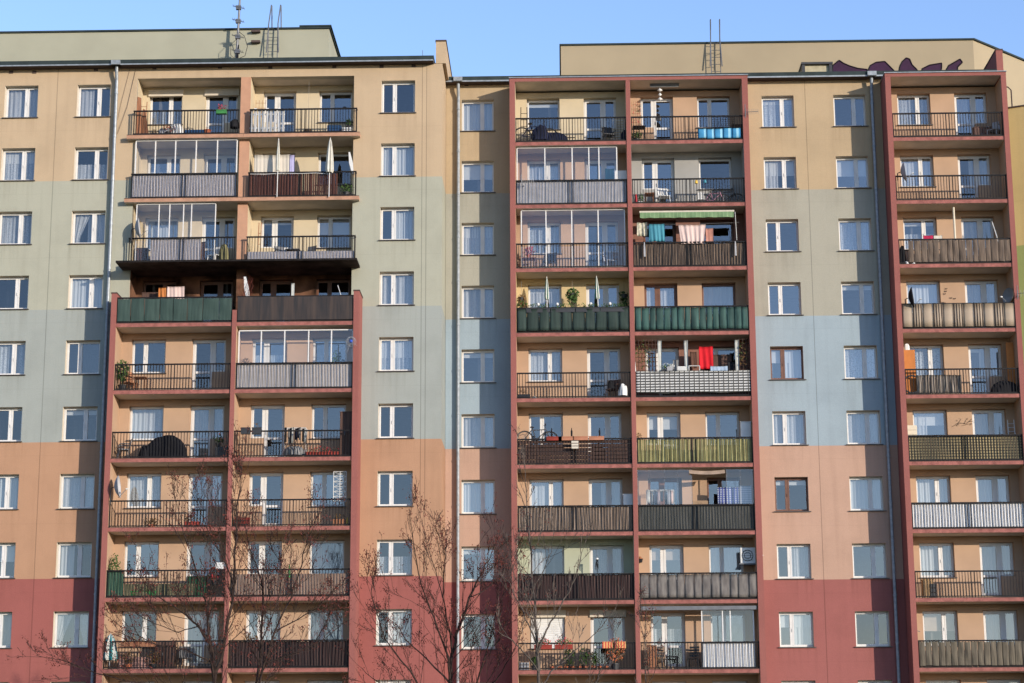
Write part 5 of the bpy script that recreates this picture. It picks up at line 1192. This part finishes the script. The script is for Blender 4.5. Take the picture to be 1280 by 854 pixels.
# rightmost, fourth
dish('black satellite dish at the left end above the beige striped cloth',4,4,1138,-.02,1.32,rad(76),.1,M['dark'],.42)
dish('dark satellite dish at the right end above the beige striped cloth',4,4,1266,.2,1.4,rad(-62),.1,m_grey,.33)
tv_antenna('pinkish antenna fixed outside the right pink pier, fourth balcony down', Vector((18.75,YF-.15,FL(4)+1.4)), rad(-20), 5, .5)
rr = random.Random(8)
for k in range(9):
    x = 1180+rr.uniform(0,24); b = MB(); s = .042
    for sg in (-1, 1): b.face([(0,0,0),(sg*s,-.015,s*.9),(sg*s*1.2,-.015,.01),(sg*s*.6,-.01,-s*.7)])
    p = spot(4,4,x,1.13,rr.uniform(1.15,2.0)); tag(b.build('butterfly_ornament', M['dark'], None, (p.x,SB-.06,p.z)), 'small dark butterfly ornament on the peach wall between the windows', 'wall ornament', 'butterflies on the peach wall')
# rightmost, fifth
for k, (x, w, h_) in enumerate(((1138,.55,1.95),(1266,.3,2.25))): tag(MB().box(-w/2,w/2,-.02,.02,0,h_).box(-w/2,w/2,-.035,-.0205,h_*.48,h_*.48+.06).build('board', m_orange, None, spot(4,5,x,.3 if k == 0 else .45)), ('wide orange board upright at the left end of the balcony with bunched cloth','narrow orange board upright at the right end of the balcony with bunched cloth')[k], 'board')
lump('tarpaulin','heap under a black tarpaulin at the right of the balcony with bunched cloth',4,5,1258,(.6,.3,.62),M['dark'],.45,'cover',seed=155,amp=.14)
tag(MB().ring((0,0,.42),.36,.035,'y',20,6).box(-.1,.1,-.02,.02,0,.08).build('hoop', M['black'], None, spot(4,5,1141,.1,.05)), 'dark wheel leaning behind the bars left of the bunched cloth', 'wheel')
lump('ornament','white pointed ornament above the wide orange board',4,5,1137,(.1,.05,.28),M['white'],.45,'ornament',1.95,156)
# rightmost, sixth
o = empty('branch_ornament', at(1205,530,SB-.07), 'dark metal branch ornament on the peach wall above olive wicker', 'wall ornament'); b = MB()
for p_, q_ in (((-.5,0,-.12),(-.2,0,.05)),((-.2,0,.05),(.1,0,.0)),((.1,0,0),(.35,0,.22)),((-.25,0,0),(-.1,0,.22)),((0,0,.0),(.15,0,.25)),((-.1,0,-.08),(.3,0,.02)),((.2,0,.1),(.45,0,.12))): b.bar(p_, q_, .008)
kid(o,'branches',b,M['dark']); rr = random.Random(4); b = MB(); b.leaves((0,-.01,.08),(.5,.02,.25),16,.03,rr); kid(o,'leaves',b,M['dark'])
ladderish('airer','white folded drying rack at the right end above olive wicker',4,6,1268,.42,.3,1.8,M['white'],.2,'drying rack',10)
crate('board','pale yellow board at the left end above olive wicker',4,6,1142,.42,.55,m_cream,.4,'board',1.0,.05,slats=False)
# rightmost, eighth, ninth
cabinet('shelf','light wooden shelf with dark openings in the left corner '+wh(4,8),4,8,1160,.42,.75,plain('pale_wood',(.35,.22,.11,1),.7),.35,.35,'shelf',doors=1)
crate('crate','small black crate beside the light wooden shelf',4,8,1167,.22,.55,M['black'],.2,'crate',.05,.2)
tag(MB().tube([(-.1,0,0),(-.1,0,.3),(-.04,0,.4),(.06,0,.42),(.16,0,.38)],.014,5).build('hook', M['steel'], None, spot(4,9,1147,.1,1.05)), 'curved grey rod above the olive brown panels, lowest full balcony', 'rod')
lump('bag','dark bag with plants at the left end of the olive brown panels',4,9,1146,(.12,.1,.85),M['dark'],.1,'bag',seed=160)
# roof mast of the left block
p = at(297,70,5.5); zt = at(297,-6,5.5).z; o = empty('antenna_mast', (p.x,5.5,G+.9), 'tall grey antenna mast bristling with aerials on the left roof', 'antenna mast'); h_ = zt-(G+.9)+.8
kid(o,'pole',MB().tube([(-.1,0,0),(.06,0,h_)],[.075,.04],8),M['steel']); rr = random.Random(6)
for z in (2.6,3.3,4.05,4.7,5.3):
    if z < h_: b = MB(); b.tube([(-.28,-.03,z+.08),(.26,-.03,z-.06)],.014,4); [b.tube([(-.24+.08*k,-.2,z+.08-.02*k),(-.24+.08*k,.12,z+.08-.02*k)],.009,4) for k in range(7)]; b.box(-.12,.1,-.1,.06,z-.1,z+.08); kid(o,'aerial',b,M['steel'])
b = MB()
for k in range(7): q = rr.uniform(-.14,.14); b.tube([(q,-.08,0),(q*.5-.1,-.1,1.1),(q*.4,-.1,2.1),(.05,-.06,2.9)],.02,5)
b.tube([(.0,-.1,2.2),(.35,-.1,2.35),(.45,-.1,2.8),(.3,-.1,3.3),(.05,-.1,3.5)],.014,5); b.tube([(.0,-.1,2.1),(-.3,-.1,2.4),(-.3,-.1,2.9),(0,-.1,3.2)],.012,5); b.box(-.16,.16,-.13,.07,1.0,1.9); kid(o,'cables',b,M['dark'])
kid(o,'junction_box',MB().box(.12,.36,-.12,.02,1.25,1.42),M['black'])
p = at(270,70,2.5); o = empty('roof_fan', (p.x,2.5,G+.9), 'small dark roof fan left of the antenna mast', 'roof fan'); kid(o,'housing',MB().box(-.12,.12,-.1,.1,0,.52),M['black']); kid(o,'cowl',MB().lathe([(.1,0),(.13,.1),(.05,.18),(0,.18)],10,c=(0,0,.521)),M['steel'])
p = at(529,66,1.5); o = empty('lightning_rod', (p.x,1.5,G+.9), 'short lightning rod on a dark foot near the left roof gable', 'lightning rod'); kid(o,'foot',MB().lathe([(0,0),(.1,0),(.06,.28),(0,.3)],8),M['black']); kid(o,'rod',MB().tube([(0,0,.29),(-.03,0,1.0)],.011,4),M['steel'])
# =================================================================== BARE TREES IN FRONT
def tree(name, label, Y, base, stems, seed, mat, density=1.0, leafp=.5, tw=1.0, one=False):
    """stems: lists of (x, y, radius in cm) followed from the fork to their tips; side shoots grow from them"""
    rr = random.Random(seed); p0 = at(base[0], 1060, Y); root = empty(name, (p0.x, Y, 0), label, 'tree'); O = Vector(root.location)
    tr, lv = MB(), MB(); tw_b = tr if one else MB()
    def cluster(p, n):
        for _ in range(n):
            q = p+Vector((rr.gauss(0,.07), rr.gauss(0,.07), rr.gauss(-.04,.07))); a = Vector((rr.uniform(-1,1),rr.uniform(-1,1),rr.uniform(-1,1))).normalized(); b = a.orthogonal().normalized(); s = rr.uniform(.018,.04)
            lv.face([q-a*s, q-b*s*.6, q+a*s*1.1, q+b*s*.6])
    def shoot(p, d, ln, r, lvl):
        n = 5 if lvl else 4; pts = [p]; q = p; dd = d.copy()
        for k in range(n):
            dd = (dd+Vector((rr.gauss(0,.09),rr.gauss(0,.09),rr.gauss(.07,.07)))).normalized(); q = q+dd*ln/n; pts.append(q)
        tw_b.tube(pts, [max(.0062, r*(1-.78*k/n)) for k in range(n+1)], 4 if r > .012 else 3, 0, False)
        if lvl < 2:
            for k in range(rr.randint(1, 3) if lvl else rr.randint(3, 5)):
                t = rr.uniform(.25, 1); i = min(n-1, int(t*n)); c = pts[i].lerp(pts[i+1], t*n-i); ax = dd.orthogonal(); ax.rotate(Matrix.Rotation(rr.uniform(0,6.28), 3, dd))
                nd = (dd+ax.normalized()*rr.uniform(.4,.75)+Vector((0,0,.2))).normalized(); shoot(c, nd, ln*rr.uniform(.3,.55), r*.55, lvl+1)
        if rr.random() < leafp: cluster(q, rr.randint(3, 7))
        if lvl and rr.random() < leafp*.25: cluster(pts[2], rr.randint(1, 3))
    bs = Vector((base[2] if len(base) > 2 else p0.x, Y, 0))
    for st in stems:
        off = rr.uniform(-.5, .5); pts = []; rad_ = []
        for k, (x, y, r) in enumerate(st):
            yy = Y+off*(k/max(1, len(st)-1))*3; pts.append(at(x, y, yy)); rad_.append(r/100*.7)
        # subdivide with a little waviness
        P, Rr = [pts[0]], [rad_[0]]
        for k in range(len(pts)-1):
            for j in (1, 2, 3): t = j/3; P.append(pts[k].lerp(pts[k+1], t)+Vector((rr.gauss(0,.02),rr.gauss(0,.05),rr.gauss(0,.01)))); Rr.append(rad_[k]+(rad_[k+1]-rad_[k])*t)
        tr.tube([p-O for p in P], Rr, 7 if rad_[0] > .04 else 5, 0, False)
        L_ = sum((P[k+1]-P[k]).length for k in range(len(P)-1)); nsh = int(L_*3.4*density)
        for s in range(nsh):
            t = .12+.88*(s+rr.random())/nsh; f = t*(len(P)-1); k = min(len(P)-2, int(f)); c = P[k].lerp(P[k+1], f-k); d = (P[k+1]-P[k]).normalized(); ax = d.orthogonal(); ax.rotate(Matrix.Rotation(rr.uniform(0,6.28), 3, d))
            nd = (d*rr.uniform(.6,1)+ax.normalized()*rr.uniform(.4,.8)+Vector((0,0,.25))).normalized()
            shoot(c-O, nd, (1.15-.55*t)*rr.uniform(.6,1.3)*1.5*tw, min(.016, max(.009, Rr[k]*.4)), 0)
        cluster(P[-1]-O, 6) if rr.random() < leafp else None
    kid(root, 'trunk', tr, mat, True); one or kid(root, 'twigs', tw_b, mat, False)
    if lv.f: kid(root, 'dry_leaves', lv, M['dryleaf'])
    return root
T1 = [
 [(285,1066,15),(283,985,13),(274,900,10),(268,854,9),(266,828,8),(262,806,7),(248,783,5),(232,768,4),(206,752,3),(186,736,2),(172,715,1.2)],
 [(266,828,6),(261,790,5),(259,758,4.2),(247,719,3.4),(234,683,2.6),(227,656,1.8),(223,630,1)],
 [(268,854,8),(278,814,7.5),(288,763,6.5),(292,732,5.8),(295,672,4.8),(297,634,3.6),(300,600,2.4),(303,575,1.2)],
 [(283,985,10),(310,900,7.5),(321,854,6.5),(327,801,5.5),(329,737,4.4),(325,719,3.2),(312,685,2.2),(306,655,1.2)],
 [(310,900,6),(330,830,5),(344,789,4.2),(364,747,3.6),(374,719,3),(382,680,2.3),(393,645,1.2)],
 [(292,732,4),(280,700,3),(262,672,2.2),(250,640,1.5),(238,610,.9)],
 [(274,900,6),(235,868,5),(190,856,4),(150,850,3),(118,841,2.4),(82,826,1.8),(45,820,1)],
 [(344,789,3.4),(372,775,2.6),(398,758,2),(420,738,1.2)],
 [(330,830,4),(372,815,3),(405,800,2.2),(432,776,1.2)],
 [(266,828,4),(230,812,3),(196,806,2.2),(160,790,1.4),(140,775,.8)],
 [(248,783,3),(222,790,2.2),(196,780,1.6),(170,768,.9)],
 [(327,801,3.4),(345,760,2.6),(352,720,2),(348,690,1.1)]]
tree('bare_tree', 'many-stemmed bare tree with brown leaf clusters before the leftmost balconies', -15, (285,1060), T1, 11, M['bark'], 1.05, .5)
T2 = [
 [(563,1066,13),(563,960,11),(562,854,8.5),(565,819,7.5),(571,794,6.5),(586,747,5),(600,719,3.8),(611,700,2.4),(622,672,1.2)],
 [(562,854,6),(561,822,5),(550,794,4.2),(538,760,3.4),(527,732,2.8),(517,685,2),(513,645,1.2)],
 [(565,819,5),(562,790,4.2),(553,747,3.4),(556,698,2.3),(558,672,1.3)],
 [(553,747,2.6),(545,715,2),(537,693,1.6),(525,640,.9)],
 [(563,960,7),(535,880,5),(512,838,3.8),(481,799,2.8),(466,750,1.9),(465,712,1)],
 [(562,854,5),(535,825,3.6),(508,800,2.6),(496,782,1.8),(480,768,1)],
 [(563,960,7),(590,880,5),(606,820,3.6),(620,770,2.4),(632,730,1.5),(640,690,.8)],
 [(586,747,3),(604,740,2.2),(622,722,1.5),(634,705,.8)],
 [(535,880,4),(500,862,3),(470,852,2.2),(452,836,1.2)],
 [(590,880,4),(620,850,3),(640,820,2),(652,790,1)]]
tree('bare_tree', 'bare tree with red-brown leaf clusters in front of the downpipe between the blocks', -14, (563,1060), T2, 23, M['bark'], .82, .6)
T3 = [
 [(673,1066,12),(674,950,10),(673,861,8),(672,815,7),(670,777,6),(666,740,4.8),(664,687,3.4),(660,655,2.6),(657,602,1.6),(654,556,.8)],
 [(672,815,5),(682,788,4.2),(692,772,3.8),(707,748,3.2),(720,722,2.6),(726,692,2),(725,668,1.2)],
 [(670,804,4),(660,780,3.2),(652,761,2.8),(637,730,2),(620,712,1.1)],
 [(673,861,4),(700,830,3),(726,807,2.4),(753,783,1.7),(770,760,.9)],
 [(673,840,4),(655,815,3),(640,800,2.2),(622,790,1.2)],
 [(666,740,2.6),(680,712,2),(688,690,1.4),(694,660,.8)],
 [(670,777,2.6),(656,740,2),(648,700,1.4),(641,660,.8)],
 [(674,950,6),(720,890,4),(745,850,3),(762,820,1.8),(772,800,.9)]]
tree('young_tree', 'slender grey-barked young tree before the balcony full of flower pots', -16, (673,1060), T3, 37, M['barkgrey'], .6, .05, .75)
T4 = [[(808,1066,5),(808,950,4),(807,861,2.6),(806,810,2),(806,783,1.6),(809,762,1)],[(806,800,1.6),(799,775,1.1),(797,750,.7)],[(807,861,2),(820,835,1.4),(829,812,.8)]]
tree('sapling', 'thin sapling before the lowest balcony of the fourth column', -15, (808,1060), T4, 41, M['barkgrey'], .8, .15, .45, True)
